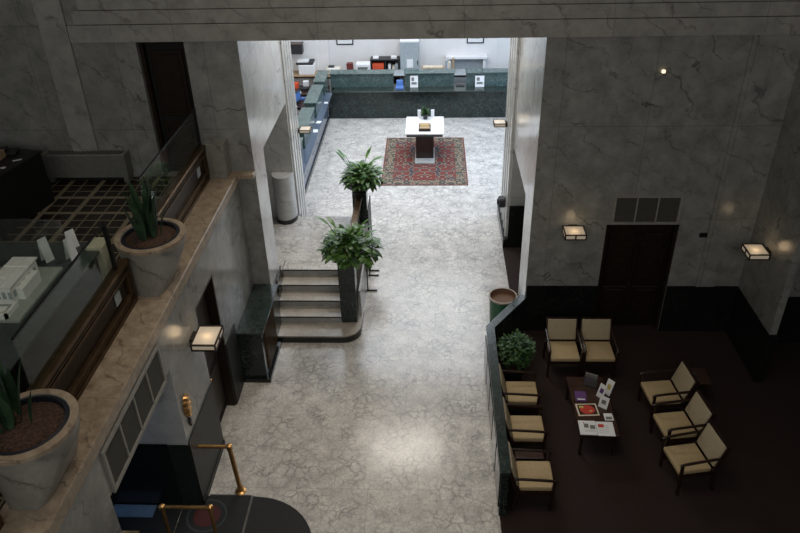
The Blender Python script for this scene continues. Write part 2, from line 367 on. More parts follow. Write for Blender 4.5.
# over the side passages
struct('wall_left_over_passage', MB().box(XP-.35, XP-.004, 12.45, 14.9, 3.56, 6.25), 'pier')
struct('wall_right_over_passage', MB().box(XR+.003, XR+.35, 12.6, 14.9, 2.5, 6.25), 'pier')
# far piers, and the walls of the passages facing us
fl = MB().box(-7.4, XP, 14.9, 15.95, 0, 6.25)
struct('wall_left_far_pier', fl, 'pier')
struct('wall_right_far_pier', MB().box(1.80, 6, 14.9, 16.6, 0, 6.25), 'pier')
for i, y in enumerate((15.0, 15.32, 15.64)):
    pass
tf = MB()
for y in (14.98, 15.24, 15.50, 15.76): tf.box(XP, XP+.035, y, y+.16, LAND if y < 15 else 0, 6.2, .012)
struct('trim_4', tf, 'pier')
tf = MB()
for y in (15.0, 15.40, 15.80, 16.2): tf.box(1.75, 1.80, y, y+.18, .0, 6.2, .012)
struct('trim_5', tf, 'pier')
struct('baseboard_far_right', MB().box(1.70, 1.80, 14.86, 16.62, 0, .22).box(1.80, 6, 14.86, 14.9, 0, 1.09), 'black')
struct('wall_passage_end_left', MB().box(-7.4, -7.2, 12, 14.9, 0, 6.25), 'wall')
struct('wall_passage_end_right', MB().box(6, 6.2, YW+.35, 16.6, 0, 6.25), 'wall')
# atrium left wall below the mezzanine ledge: door, entrance opening
lw = MB()
T = XL-.3
def LW(y0, y1, z0, z1): lw.box(T, XL, y0, y1, z0, z1)
LW(9.45, YW, 0, 3.3); LW(8.50, 9.45, 2.73, 3.3); LW(7.25, 8.50, 0, 3.3); LW(5.15, 7.25, 2.66, 3.3); LW(-3, 5.15, 0, 3.3)
struct('wall_left', lw, 'wall')
struct('trim_6', MB().box(-3.92, XL+.03, -3, YW-.001, 3.3, 3.47, .01).box(XL+.03, XP, YW-.16, YW-.001, 3.38, 3.47, .008), 'travertine')
struct('baseboard_left', MB().box(XL, XL+.02, 9.45, 10.04, 0, 1.32).box(XL, XL+.02, 7.25, 8.50, 0, 1.32).box(XL, XL+.035, 7.25, 8.5, 0, .10)
       .box(T, XL, 7.232, 7.25, 0, 1.28), 'wains')
struct('floor.002', MB().box(-9, -3.92, -3, YW, 3.1, ZM), 'tiles')
struct('wall_right', MB().box(5.80, 5.92, 10.15, YW, 0, 12), 'wall')
struct('wall_right_recess', MB().box(5.92, 9, 11.3, YW-.001, 0, 12), 'wall')
struct('wall_far_right_side', MB().box(8.8, 9, -3, 11.3, 0, 12), 'wall')
wn = MB().box(XR+.02, 3.18, YW-.02, YW, 0, 1.06).box(4.48, 5.80, YW-.02, YW, 0, 1.06).box(5.78, 5.80, 10.15, YW-.02, 0, 1.06).box(5.78, 5.94, 10.13, 10.15, 0, 1.06)
wn.box(5.94, 9, 11.28, 11.3, 0, 1.06)
struct('baseboard_front', wn, 'black')
# vestibule behind the entrance opening
struct('floor.003', MB().box(-6.8, T-.001, 4, 8.2, .001, .012), 'rubber')
struct('wall_vestibule', MB().box(-4.15, T, 7.25, 7.4, 1.28, 3.1).box(T+.001, XL-.001, 7.236, 7.249, 1.28, 2.655).box(-6.8, -6.7, 4.5, 7.4, 0, 3.1), 'pier')
struct('baseboard_vestibule', MB().box(-4.15, T, 7.235, 7.4, .012, 1.28).box(-6.8, -4.15, 7.235, 7.4, .012, 3.1), 'black')
# hall behind: far wall, office side walls, windows
struct('wall_far', MB().box(-7.5, 6.2, 26.0, 26.2, 0, 6.25).box(-3.95, -3.6, 25.6, 26, 0, 6.25).box(-7.5, -3.95, 25.4, 25.6, 0, 6.25), 'white')
struct('wall_office_left', MB().box(-7.5, -7.3, 16.2, 26, 0, 6.25), 'white')
struct('wall_hall_right', MB().box(6, 6.2, 16.6, 18, 0, 6.25).box(6, 6.2, 23, 26, 0, 6.25).box(6, 6.2, 18, 23, 0, 1).box(6, 6.2, 18, 23, 5.2, 6.25), 'white')
wnd = MB()
for y in (18, 19.62, 21.28, 22.94): wnd.box(6.0, 6.1, y, y+.06, 1, 5.2)
for z in (1, 3.1, 5.14): wnd.box(6.0, 6.1, 18, 23, z, z+.06)
wo = struct('window_1', wnd, 'grey')
struct('window_pane', MB().box(6.12, 6.14, 18, 23, 1, 5.2), 'sky', wo)
# wall panelling of the far office wall (thin mouldings)
mo = MB()
for x in (-3.05, -2.2, -.2, .95, 2.35, 3.1): mo.box(x, x+.03, 25.98, 26, 0, 4)
struct('trim_7', mo, 'white')
# doors
def door(name, x0, x1, z0, z1, y, mat, bars):
    d = MB().box(x0, x1, y, y+.06, z0, z1)
    o = struct(name, d, mat)
    f = MB()
    for a in ((x0, x0+.06), (x1-.06, x1)): f.box(a[0], a[1], y-.12, y, z0, z1)
    f.box(x0, x1, y-.12, y, z1-.06, z1); struct('door_frame', f, 'darkbronze', o)
    p = MB(); n = bars
    wd = (x1-x0-.12)/n
    for i in range(n):
        a = x0+.06+i*wd
        for zz0, zz1 in ((z0+.15, z0+.95), (z0+1.05, z1-.2)):
            p.box(a+.06, a+wd-.06, y-.025, y, zz0, zz1, .01)
            p.box(a+.13, a+wd-.13, y-.035, y, zz0+.07, zz1-.07, .01)
    struct('door_panel', p, 'darkbronze', o)
    h = MB().tube([(x0+wd+.0, y-.02, z0+1.0), (x0+wd, y-.08, z0+1.0), (x0+wd, y-.08, z0+1.25), (x0+wd, y-.02, z0+1.25)], .012, 6)
    struct('door_handle', h, 'bronze', o)
    return o
door('door_1', -4.74, -3.96, ZM, 5.75, YW+.22, 'dark', 1)
door('door_2', 3.18, 4.48, 0.004, 2.38, YW+.16, 'darkbronze', 2)
d3 = struct('door_3', MB().box(XL-.22, XL-.16, 8.50, 9.45, 0.01, 2.73), 'dark')
struct('door_frame', MB().box(XL-.16, XL, 8.50, 8.54, 0.01, 2.73).box(XL-.16, XL, 9.41, 9.45, 0.01, 2.73).box(XL-.16, XL, 8.54, 9.41, 2.69, 2.73), 'darkbronze', d3)
struct('door_panel', MB().box(XL-.16, XL-.135, 8.62, 9.33, 0.2, 1.1, .01).box(XL-.16, XL-.135, 8.62, 9.33, 1.25, 2.55, .01), 'darkbronze', d3)
struct('door_handle', MB().tube([(XL-.16, 8.66, 1.15), (XL-.09, 8.66, 1.15), (XL-.09, 8.78, 1.15)], .015, 8), 'brass', d3)

# ------------------------------------------------------------------ STAIRCASE AND LANDING
st = thing('staircase', 'five-step pale marble staircase with grey risers left of the mall floor, rising to a landing', 'staircase', (-2.25, 11.2, 0))
OF = (-2.25, 11.2, 0)
arc = [(-3.06, 11.655), (-3.06, 11.2), (-1.72, 11.2)]
c = (-1.72, 11.56); arc += [(c[0]+.36*math.sin(t), c[1]-.36*math.cos(t)) for t in [R(a) for a in range(9, 91, 9)]]
arc2 = [(-1.36, 12.2), (-1.66, 12.2), (-1.66, 11.655)]
MB(OF).prism(arc+arc2, 0, .125).done('step_base', 'black', st)
ins = [(x-(.012 if x > -1.7 else 0), y+(.012 if y < 11.4 and x < -1.5 else 0)) for x, y in arc]+arc2
MB(OF).prism(ins, .1251, .155).done('step_tread', 'stair', st)
for i in range(1, 5):
    y0 = 11.66+.33*(i-1); z1 = .155+.159*i
    MB(OF).box(-3.06, -1.77, y0, y0+.34, .155+.159*(i-1)+(.0005), z1-.03).done('riser', 'riser', st)
    MB(OF).box(-3.06, -1.77, y0-.02, y0+.34 if i < 4 else 12.965, z1-.029, z1, .004).done('tread', 'stair' if i < 4 else 'floor', st)
    MB(OF).box(-3.06, -1.77, y0-.024, y0-.0201, z1-.028, z1-.002).done('nosing', 'black', st)
MB(OF).box(-3.06, -3.04, 11.66, 12.02, .155, .62).box(-3.06, -3.04, 12.02, 12.36, .155, .92).box(-3.06, -3.04, 12.36, 12.45, .2, 1.0).done('skirting', 'black', st)
struct('floor.004', MB().prism([(-7.2, 12.0), (XP-.36, 12.0), (XP-.36, 12.46), (-3.075, 12.46), (-3.075, 12.97), (-1.42, 12.97), (-1.42, 14.95), (-3.075, 14.95), (-3.075, 14.895), (-7.2, 14.895)], .0005, LAND), 'floor')
struct('baseboard_landing', MB().box(-1.42, -1.385, 11.9, 14.95, .0005, LAND-.03), 'riser')
tag(MB((-3.33, 14.7, LAND)).loft([[(-3.33+.24*math.cos(t), 14.895-.34*max(0, -math.sin(t))**.9 if math.sin(t) < 0 else 14.895, z) for t in [2*PI*(k/32) for k in range(16, 33)]] for z in (LAND+.1, 1.95)])
    .done('marble_pedestal', 'pier', smooth=False), 'half-round pale marble pedestal on the landing against the passage wall', 'pedestal')
ped = [o for o in COL.objects if o.name == 'marble_pedestal'][0]
MB((-3.33, 14.7, LAND)).loft([[(-3.33+.25*math.cos(t), 14.895-.35*abs(math.sin(t))**.9, z) for t in [PI+PI*(k/16) for k in range(17)]] for z in (LAND+.001, LAND+.1)]).done('base', 'black', ped)
struct('baseboard_pier_left', MB().box(XP, XP+.04, 14.955, 15.96, .0005, .2), 'black')
# marble column planters either side of the balustrade
def column(loc, z1, label):
    t = thing('planter_pedestal', label, 'column', loc, 0)
    h = z1-loc[2]
    MB().box(-.16, .16, -.16, .16, 0, h, .008).done('shaft', 'green', t)
    MB().lathe([(.16, h), (.30, h+.10), (.37, h+.24), (.38, h+.30), (.35, h+.30), (.33, h+.25)], n=28).done('bowl', 'blackm', t, True)
    MB().lathe([(.01, h+.2), (.332, h+.255), (.01, h+.27)], n=20).done('soil', 'soil', t)
    return t
c1 = (-1.61, 11.82, .1555); c2 = (-1.60, 14.8, LAND+.001)
column(c1, 1.50, 'square dark green marble column holding a plant on the bottom step')
column(c2, 1.56, 'dark planter column at the far end of the landing rail')
def lily(loc, n, label, spread, zoff, seed, mt='leaf', L0=.24, tall=4, dx=.08):
    random.seed(seed)
    t = thing('potted_lily', label, 'plant', loc)
    a = MB(); b = MB(); s = MB()
    for i in range(n):
        y = random.uniform(0, 2*PI); u = random.uniform(-.12, 1); tl = math.asin(max(-1, min(1, u)))
        rr = random.uniform(.55, 1.0)
        b0 = Vector((dx*.3, 0, zoff)); d = Vector((math.cos(y)*math.cos(tl)*spread*1.35+dx, math.sin(y)*math.cos(tl)*spread*1.35, math.sin(tl)*spread*1.15))*rr
        tip = b0+d
        s.tube([b0+Vector((math.cos(y)*.1, math.sin(y)*.1, 0)), b0+d*.6+Vector((0, 0, .05)), tip], .004, 4)
        (a if random.random() < .75 else b).leaf(tip, y+random.uniform(-.9, .9), min(1.2, tl*.7+random.uniform(-.5, .5)), random.uniform(.7, 1.2)*L0, random.uniform(.075, .115), random.uniform(.5, 1.5))
    for i in range(tall):
        y = (2.8 if i % 2 else .4)+random.uniform(-.6, .6); hgt = random.uniform(.36, .55)
        tip = Vector((math.cos(y)*.30, math.sin(y)*.2, zoff+hgt)); s.tube([(0, 0, zoff), tip*.6+Vector((0, 0, zoff*.4)), tip], .006, 5)
        b.leaf(tip, y, random.uniform(.4, 1.1), .30, .085, .5)
    a.done('foliage', mt, t, True); b.done('bright_leaves', 'leaf2', t, True, label='brighter green upright leaves'); s.done('stems', 'stalk', t)
    return t
lily((c1[0], c1[1], 1.5), 250, 'leafy green peace lily on the column at the foot of the stairs', .335, .25, 3)
lily((c2[0], c2[1], 1.56), 200, 'leafy green peace lily on the column at the far end of the landing', .27, .25, 11, tall=6)
rl = thing('balustrade', 'bronze-capped dark balustrade running between the two planter columns', 'railing', (-1.60, 13.3, LAND+.001))
OF = (-1.60, 13.3, LAND+.001)
MB(OF).box(-1.67, -1.53, 11.985, 14.635, 1.44, 1.50, .012).done('handrail', 'bronze', rl)
p_ = MB(OF)
for k in range(14): p_.box(-1.615, -1.585, 12.99+k*.125, 13.02+k*.125, LAND+.001, 1.44)
p_.done('baluster', 'blackm', rl)
MB(OF).box(-1.62, -1.58, 12.98, 14.63, LAND+.06, LAND+.10).done('bottom_rail', 'blackm', rl)
# narrow black sign stands beside the landing
def stand(y0, y1, zt, label, x=-1.35):
    t = thing('sign_stand', label, 'stand', (x, (y0+y1)/2, 0), 0)
    for y in (y0, y1):
        MB(t.location).box(x-.03, x+.20, y-.015, y+.015, .001, .03).done('foot', 'blackm', t)
        MB(t.location).box(x-.012, x+.012, y-.012, y+.012, .03, zt).done('post', 'blackm', t)
    MB(t.location).box(x-.008, x+.008, y0, y1, zt-.65, zt-.02).done('panel', 'blackp', t)
stand(13.02, 13.62, 1.05, 'thin black sign stand seen edge-on beside the landing, nearer the camera')
stand(13.82, 14.5, 1.55, 'thin black sign stand seen edge-on beside the landing, farther from the camera')

# bench-like radiator cover beside the stairs
rc = thing('radiator_cover', 'low dark green marble radiator cover with bronze side grille left of the stairs', 'radiator cover', (-3.15, 10.85, 0)); OF = rc.location.copy()
MB(OF).box(XL+.003, -2.97, 10.07, YW-.025, .08, 1.06).done('body', 'green', rc)
MB(OF).box(XL+.003, -2.93, 10.04, YW-.024, 1.06, 1.10, .006).box(XL+.003, -2.93, 10.83, 10.85, 1.10, 1.103).done('top', 'greentop', rc)
MB(OF).box(XL+.003, -2.90, 10.02, 11.15, .001, .08).done('plinth', 'black', rc)
g_ = MB(OF).box(-2.97, -2.955, 10.25, 11.05, .12, 1.0)
for k in range(20): g_.box(-2.955, -2.94, 10.27+k*.04, 10.285+k*.04, .14, .98)
g_.done('grille', 'bronze', rc)

# ------------------------------------------------------------------ SCONCES
def sconce_parts(t):
    # local: wall at y=0, lamp projects to -y; width .38 depth .34, origin at bottom centre of the wall side
    w_, d_ = .19, .40
    MB().box(-.08, .08, -.05, .0, -.04, .10, .005).done('wall_plate', 'darkbronze', t)
    f = MB()
    for x in (-w_, w_-.02): f.box(x, x+.02, -d_, -.05, -.005, .015).box(x, x+.02, -d_, -.05, .085, .105)
    for y in (-d_, -.07): f.box(-w_, w_, y, y+.02, -.005, .015).box(-w_, w_, y, y+.02, .085, .105)
    for x in (-w_, w_-.02):
        for y in (-d_, -.07): f.box(x, x+.02, y, y+.02, 0, .1)
    f.box(-.012, .012, -d_, -d_+.012, 0, .1)
    f.done('frame', 'darkbronze', t)
    MB().box(-w_+.012, w_-.012, -d_+.012, -.06, .002, .095).done('glass_shade', 'lampglass', t)
    MB().lathe([(.015, -.03), (.02, -.005)], c=(0, -.23), n=10).done('finial', 'brass', t)
def sconce(loc, rz, label, e=6, first=[None]):
    if first[0] is None:
        t = thing('wall_sconce', label, 'wall lamp', loc, rz, 'frosted box sconces'); sconce_parts(t); first[0] = t
    else: t = dup(first[0], loc, rz, label)
    l = bpy.data.lights.new('sconce_bulb', 'POINT'); l.energy = e*.12; l.color = (1, .72, .42); l.shadow_soft_size = .09
    o = bpy.data.objects.new('sconce_bulb', l); o.parent = None; COL.objects.link(o)
    d = Vector((math.sin(rz), -math.cos(rz), 0)); o.location = Vector(loc)+d*.23+Vector((0, 0, .17))
    return t
sconce((2.565, YW-.001, 2.29), 0, 'square frosted wall lamp between the great opening and the dark double door')
sconce((5.799, 10.92, 2.2), R(-90), 'square frosted wall lamp near the right edge, on the right wall')
sconce((XL+.001, 8.15, 2.42), R(90), 'large-looking square frosted wall lamp on the left wall beside the dark door').scale = (1.25, 1.02, 1.0)
sconce((XP+.036, 15.84, 2.55), R(90), 'small distant frosted wall lamp at the left end of the teller hall', 2).scale = (.72,)*3
sconce((1.749, 15.9, 2.65), R(-90), 'small distant frosted wall lamp on the right side of the teller hall', 2).scale = (.78,)*3

# ------------------------------------------------------------------ VENTS
def vent(label, corner, ux, w_, h_, n, nrm):
    # vertical grille in the plane spanned by ux and z
    ux = Vector(ux); nrm = Vector(nrm); mid = Vector(corner)+ux*w_/2
    t = thing('vent_grille', label, 'vent', tuple(corner))
    def q(mb, a0, a1, z0, z1, d0, d1):
        pts = []
        m4 = Matrix((ux, nrm, Vector((0, 0, 1)))).transposed().to_4x4()
        mb.box(a0, a1, d0, d1, z0, z1, mtx=m4)
    f = MB(); fr = .045
    q(f, 0, w_, 0, fr, 0, .03); q(f, 0, w_, h_-fr, h_, 0, .03); q(f, 0, fr, fr, h_-fr, 0, .03); q(f, w_-fr, w_, fr, h_-fr, 0, .03)
    pw = (w_-2*fr)/n
    for k in range(1, n): q(f, fr+k*pw-.012, fr+k*pw+.012, fr, h_-fr, 0, .025)
    f.done('frame', 'ventframe', t)
    for k in range(n):
        s = MB(); q(s, fr+k*pw, fr+(k+1)*pw, fr, h_-fr, .001, .006)
        for j in range(16):
            z = fr+(h_-2*fr)*(j+.5)/16; q(s, fr+k*pw+.012, fr+(k+1)*pw-.012, z-.004, z+.006, .006, .014)
        s.done('mesh_panel', 'ventgrey', t)
vent('three-panel vent grille above the dark double door on the front wall', (3.24, YW-.001, 2.40), (1, 0, 0), 1.20, .58, 3, (0, -1, 0))
vent('long slanting vent grille over the entrance opening on the left wall', (XL+.001, 5.22, 2.64), (0, 1, 0), 1.82, .60, 4, (1, 0, 0))

# ------------------------------------------------------------------ MEZZANINE
struct('trim_8', MB().box(-3.84, -3.50, 11.33, YW-.001, 3.4705, 4.10, .01), 'planter')
def railing(y0, y1, gy0, gy1, label):
    t = thing('bronze_railing', label, 'railing', (-3.84, (y0+y1)/2, 3.471)); OF = t.location.copy(); x0, x1 = -3.90, -3.80
    f = MB(OF).box(x0-.02, x1+.02, y0, y1, 4.05, 4.11, .01).box(x0, x1, y0, y1, 3.471, 3.53).box(x0, x1, y0, y1, 3.62, 3.66).box(x0, x1, y0, y1, 3.93, 3.97)
    f.box(x0-.005, x1+.005, y0, y0+.06, 3.53, 4.05).box(x0-.005, x1+.005, y1-.06, y1, 3.53, 4.05)
    for yy in (y0+.06, y1-.14): f.box(x0+.01, x1-.005, yy, yy+.08, 3.53, 4.05)
    f.done('frame', 'bronze', t)
    MB(OF).box(x0+.02, x1-.04, y0+.06, y1-.06, 3.53, 4.05).done('infill', 'darkbronze', t)
    k = (y0+y1)/2+.15*(y1-y0)
    MB(OF).box(x1-.04, x1-.02, y1-.52, y1-.36, 3.72, 3.88, .01).done('ornament', 'grey', t, label='small silvery square ornament')
    b = MB(OF).box(x1-.04, x1-.005, y0+.08, y1-.08, 3.555, 3.575).box(x1-.04, x1-.005, y0+.08, y1-.08, 3.59, 3.61).box(x1-.04, x1-.005, y0+.08, y1-.08, 3.99, 4.01)
    b.done('moulding', 'bronze', t)
    g = MB(OF).box(-3.856, -3.844, gy0, gy1, 4.11, 4.74).done('glass_panel', 'glass', t)
    MB(OF).box(-3.862, -3.838, gy0, gy1, 4.735, 4.752).done('glass_cap', 'blackm', g)
    e = gy1 if y1 < 9 else gy0
    MB(OF).box(-3.875, -3.83, gy1-.045, gy1, 4.05, 4.76).done('end_post', 'blackm', t)
railing(8.62, 11.32, 8.62, 11.28, 'bronze and glass railing between the potted snake plant and the mezzanine door')
railing(5.19, 7.66, 5.19, 7.42, 'bronze and glass railing between the two round marble planters')
railing(1.5, 4.15, 1.5, 4.15, 'bronze and glass railing in the bottom left corner')
def sup(cx, cy, hx, hy, z, e, n=36):
    out = []
    for i in range(n):
        t = 2*PI*i/n; cc, ss = math.cos(t), math.sin(t)
        out.append((cx+hx*math.copysign(abs(cc)**e, cc), cy+hy*math.copysign(abs(ss)**e, ss), z))
    return out
def planter():
    t = thing('marble_planter', 'round grey marble planter with soil', 'planter', (-3.66, 8.15, 3.471), 0, 'round marble planters')
    MB().loft([sup(-.04, 0, .20, .42, 0, .45), sup(-.03, 0, .24, .42, .1, .55), sup(0, -.02, .38, .43, .45, .85), sup(.02, -.04, .43, .45, .62, 1), sup(.03, -.06, .44, .46, .73, 1), sup(.03, -.06, .37, .39, .73, 1), sup(.03, -.06, .34, .36, .66, 1)]).done('body', 'planter', t, True)
    MB().loft([sup(.03, -.06, .368, .388, .725, 1), sup(.03, -.06, .33, .35, .735, 1), sup(.03, -.06, .33, .35, .668, 1)], False, False).done('liner', 'liner', t, True)
    MB().loft([sup(.03, -.06, .443, .463, .69, 1), sup(.03, -.06, .447, .467, .735, 1), sup(.03, -.06, .372, .392, .738, 1)], False, False).done('rim', 'travertine', t, True)
    random.seed(4); s = MB(); s.lathe([(.33, .66), (.33, .69), (.2, .705), (.01, .71)], c=(.03, -.06))
    for _ in range(60):
        a = random.uniform(0, 6.28); r = random.uniform(.02, .30); x, y = .03+r*math.cos(a), -.06+r*math.sin(a); q = random.uniform(.005, .012)
        s.box(x-q, x+q, y-q*.6, y+q*.6, .69, .70+q, mtx=None)
    s.done('soil', 'soil', t)
    return t
p1 = planter(); p1['label'] = 'round grey marble planter between the two railings, holding a snake plant and brown soil'
p2 = dup(p1, (-3.66, 4.72, 3.471), 0, 'large-looking round marble planter with brown soil in the bottom left corner')
def snake(loc, seed, label, n=26, dx=0):
    random.seed(seed); t = thing('snake_plant', label, 'plant', loc); a = MB()
    for i in range(n):
        y = random.uniform(0, 6.28); r = random.uniform(0, .13)
        a.leaf((math.cos(y)*r, math.sin(y)*r, -.01), y, random.uniform(1.36, 1.57), random.uniform(.35, .78), random.uniform(.09, .13), random.uniform(-.15, .25), fold=.35)
    for k in range(2): a.leaf((.17*(1 if k else -.9), .03, -.01), 0 if k else PI, 1.35, .42, .07, .1, fold=.35)
    o = a.done('leaves', 'leafdark', t, False)
    return t
snake((-3.66, 8.08, 4.195), 5, 'dark green snake plant with upright sword leaves beside the glass railing')
snake((-3.76, 4.66, 4.195), 9, 'dark green snake plant cropped by the left edge of the photo', 20)
struct('trim_9', MB().box(-4.42, -4.2, 7.86, 8.14, ZM, 4.14, .008), 'cream')
# radiator against the wall
ra = thing('radiator', 'long low grey radiator with a slatted top against the mezzanine wall', 'radiator', (-6.0, 11.5, ZM)); OF = ra.location.copy()
MB(OF).box(-6.72, -5.26, 11.40, YW-.001, 3.47, 3.88).box(-6.70, -6.62, 11.42, YW-.01, ZM, 3.47).box(-5.36, -5.28, 11.42, YW-.01, ZM, 3.47).done('body', 'greyd', ra)
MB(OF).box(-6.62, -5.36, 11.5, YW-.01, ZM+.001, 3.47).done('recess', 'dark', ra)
MB(OF).box(-6.72, -5.26, 11.40, 11.425, 3.88, 3.895).box(-6.72, -5.26, 11.62, YW-.001, 3.88, 3.895).box(-6.72, -6.68, 11.425, 11.62, 3.88, 3.895).box(-5.30, -5.26, 11.425, 11.62, 3.88, 3.895).done('top_frame', 'ventframe', ra)
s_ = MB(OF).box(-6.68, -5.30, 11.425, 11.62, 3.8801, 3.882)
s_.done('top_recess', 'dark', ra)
s_ = MB(OF)
for k in range(30): s_.box(-6.67+k*.046, -6.658+k*.046, 11.425, 11.62, 3.882, 3.894)
s_.done('slats', 'ventframe', ra)
# black desk, rotated
dk = thing('black_desk', 'big black cabinet desk at the left edge of the mezzanine', 'desk', (-6.29, 10.7, ZM), R(-12))
MB().box(-1.7, 0, -1.5, 0, 0, .86).done('body', 'desk', dk)
MB().box(-1.72, .02, -1.52, .02, .86, .90, .006).done('top', 'desk', dk)
def put(name, mat, label, cat, x0, x1, y0, y1, z0, z1, bev=0, rz=0, group=None):
    cx, cy = (x0+x1)/2, (y0+y1)/2
    o = MB().box(x0-cx, x1-cx, y0-cy, y1-cy, 0, z1-z0, bev).done(name, mat); o.location = (cx, cy, z0); o.rotation_euler = (0, 0, rz)
    return tag(o, label, cat, group)
zd = ZM+.901
put('cardboard_box', 'tan', 'tan box at the far left on the black desk', 'box', -6.98, -6.74, 10.15, 10.5, zd, zd+.12, .005)
put('paper_slip', 'whitep', 'small white slip lying on the black desk, nearer the radiator', 'paper', -6.55, -6.42, 10.32, 10.36, zd, zd+.004, rz=.5)
put('paper_slip', 'whitep', 'small white slip lying on the black desk, nearer the tan box', 'paper', -6.60, -6.53, 10.02, 10.08, zd, zd+.004, rz=.7)
ph = thing('desk_phone', 'black telephone at the back of the black desk', 'telephone', (-6.72, 10.62, zd), .2)
MB().box(-.1, .1, -.1, .1, 0, .05, .01).done('base', 'blackp', ph)
MB().box(-.1, -.05, -.11, .11, .05, .09, .015).done('handset', 'blackp', ph)
# display table with architectural model
dt = thing('display_table', 'long dark display table behind the mezzanine railing', 'table', (-5.1, 6.3, ZM)); OF = dt.location.copy()
MB(OF).box(-6.0, -4.30, 4.4, 8.02, ZM, 4.07).done('body', 'desk', dt)
MB(OF).box(-6.05, -4.24, 4.35, 8.08, 4.07, 4.10, .005).done('top', 'top', dt)
am = thing('architectural_model', 'white card architectural model of a flat-roofed building on a pale base', 'model', (-4.95, 6.8, 4.101)); OF = am.location.copy()
MB(OF).box(-5.9, -4.52, 6.3, 7.42, 4.101, 4.13).done('base_board', 'base', am)
b1 = MB(OF).box(-4.98, -4.72, 6.62, 7.25, 4.13, 4.35).box(-4.80, -4.64, 6.72, 7.12, 4.13, 4.27).done('building', 'card', am)
MB(OF).box(-5.0, -4.70, 6.60, 7.27, 4.35, 4.365).box(-5.0, -4.70, 7.05, 7.07, 4.365, 4.375).box(-4.9, -4.86, 6.8, 6.9, 4.365, 4.39).done('roof', 'card', b1)
ww = MB(OF)
for k in range(5):
    y = 6.66+k*.12; ww.box(-4.722, -4.716, y, y+.05, 4.20, 4.28)
for k in range(4): ww.box(-4.97+k*.07, -4.93+k*.07, 6.612, 6.618, 4.2, 4.29)
ww.done('windows', 'grey', b1)
b2 = MB(OF).box(-5.5, -5.1, 6.45, 7.0, 4.13, 4.46).box(-5.1, -4.98, 6.5, 6.75, 4.13, 4.24).done('building', 'card', am)
MB(OF).box(-5.52, -5.08, 6.43, 7.02, 4.46, 4.475).done('roof', 'card', b2)
w2 = MB(OF)
for k in range(4): w2.box(-5.098, -5.092, 6.5+k*.12, 6.56+k*.12, 4.3, 4.38)
w2.done('windows', 'blue', b2)
MB(OF).box(-5.0, -4.66, 6.33, 6.36, 4.13, 4.19).box(-4.69, -4.66, 6.33, 6.60, 4.13, 4.19).box(-4.86, -4.74, 6.42, 6.52, 4.13, 4.17).done('forecourt', 'card', am)
dc = thing('glass_case', 'clear glass display case standing over the architectural model', 'display case', (-5.2, 6.8, 4.101)); OF = dc.location.copy()
MB(OF).box(-5.95, -4.42, 5.9, 5.91, 4.101, 4.74).box(-5.95, -4.42, 7.5, 7.51, 4.101, 4.74).box(-4.43, -4.42, 5.91, 7.5, 4.101, 4.74).box(-5.95, -5.94, 5.91, 7.5, 4.101, 4.74).done('panes', 'caseglass', dc)
MB(OF).box(-5.95, -4.42, 5.9, 7.51, 4.741, 4.75).done('lid', 'caseglass', dc)
def tent(x, y, label, z=4.101, rz=0, h=.2):
    o = MB().quad((-.06, -.05, 0), (.06, -.05, 0), (.06, 0, h), (-.06, 0, h)).quad((-.06, .05, 0), (.06, .05, 0), (.06, 0, h), (-.06, 0, h)).done('tent_card', 'whitep')
    o.location = (x, y, z); o.rotation_euler = (0, 0, rz); tag(o, label, 'sign', 'tent cards by the model')
tent(-4.80, 7.62, 'folded white card sign left of the other two by the model', rz=R(62), h=.32)
tent(-4.50, 7.66, 'folded white card sign between the other two by the model', rz=R(64), h=.30)
tent(-4.62, 7.96, 'folded white card sign at the far end of the display table', rz=R(55), h=.24)

# ------------------------------------------------------------------ LEFT WALL DETAILS, ENTRANCE
em = thing('brass_emblem', 'small brass wall emblem under the lamp on the left wall', 'emblem', (XL+.001, 7.47, 1.82))
e_ = MB(); 
for dz, r in ((-.16, .035), (-.09, .055), (-.01, .065), (.08, .055), (.15, .035)): 
    e_.loft([[(0.002+.05*q, 2.1*r*(1-q*.4)*math.cos(2*PI*i/12), dz+r*(1-q*.4)*math.sin(2*PI*i/12)) for i in range(12)] for q in (0, 1)])
e_.done('plate', 'brass', em)
tag(MB((XL+.001, 7.46, 1.52)).loft([[(XL+.002+d, 7.46+.05*(1-d*8)*math.cos(2*PI*i/4), 1.52+.09*(1-d*8)*math.sin(2*PI*i/4)) for i in range(4)] for d in (0, .025)]).done('wall_plaque', 'blackm'), 'tiny black diamond-shaped plaque below the brass emblem', 'plaque')
MB
br = thing('brass_railing', 'brass handrail from the left wall to a post at the corner of the black mat', 'railing', (-2.9, 7.5, 0)); OF = br.location.copy()
MB(OF).tube([(-2.90, 7.52, .03), (-2.93, 7.5, .94)], .036, 12).done('post', 'brass', br, True)
MB(OF).tube([(XL+.021, 7.5, .98), (-2.93, 7.5, .98)], .030, 12).done('handrail', 'brass', br, True)
MB(OF).lathe([(.01, .93), (.045, .94), (.045, 1.01), (.01, 1.03)], c=(-2.93, 7.5), n=14).done('knuckle', 'brass', br, True)
MB(OF).lathe([(.085, .001), (.085, .02), (.05, .035), (.045, .10), (.01, .10)], c=(-2.90, 7.52), n=16).done('base_flange', 'brass', br, True)
br = thing('brass_railing', 'brass handrail at the bottom edge of the photo, crossing above the black mat', 'railing', (-2.9, 6.4, 0)); OF = br.location.copy()
for x in (-2.93, -3.58): MB(OF).tube([(x, 6.4, .0165), (x, 6.4, .96)], .026, 12).done('post', 'brass', br, True)
MB(OF).tube([(-3.58, 6.4, .985), (-2.93, 6.4, .985)], .026, 12).done('handrail', 'brass', br, True)
for x in (-2.93, -3.58): MB(OF).lathe([(.01, .93), (.042, .94), (.042, 1.01), (.01, 1.03)], c=(x, 6.4), n=14).done('knuckle', 'brass', br, True)
br = thing('brass_railing', 'brass bar just showing at the bottom edge left of the entrance mat', 'railing', (-3.9, 5.98, .013)); OF = br.location.copy()
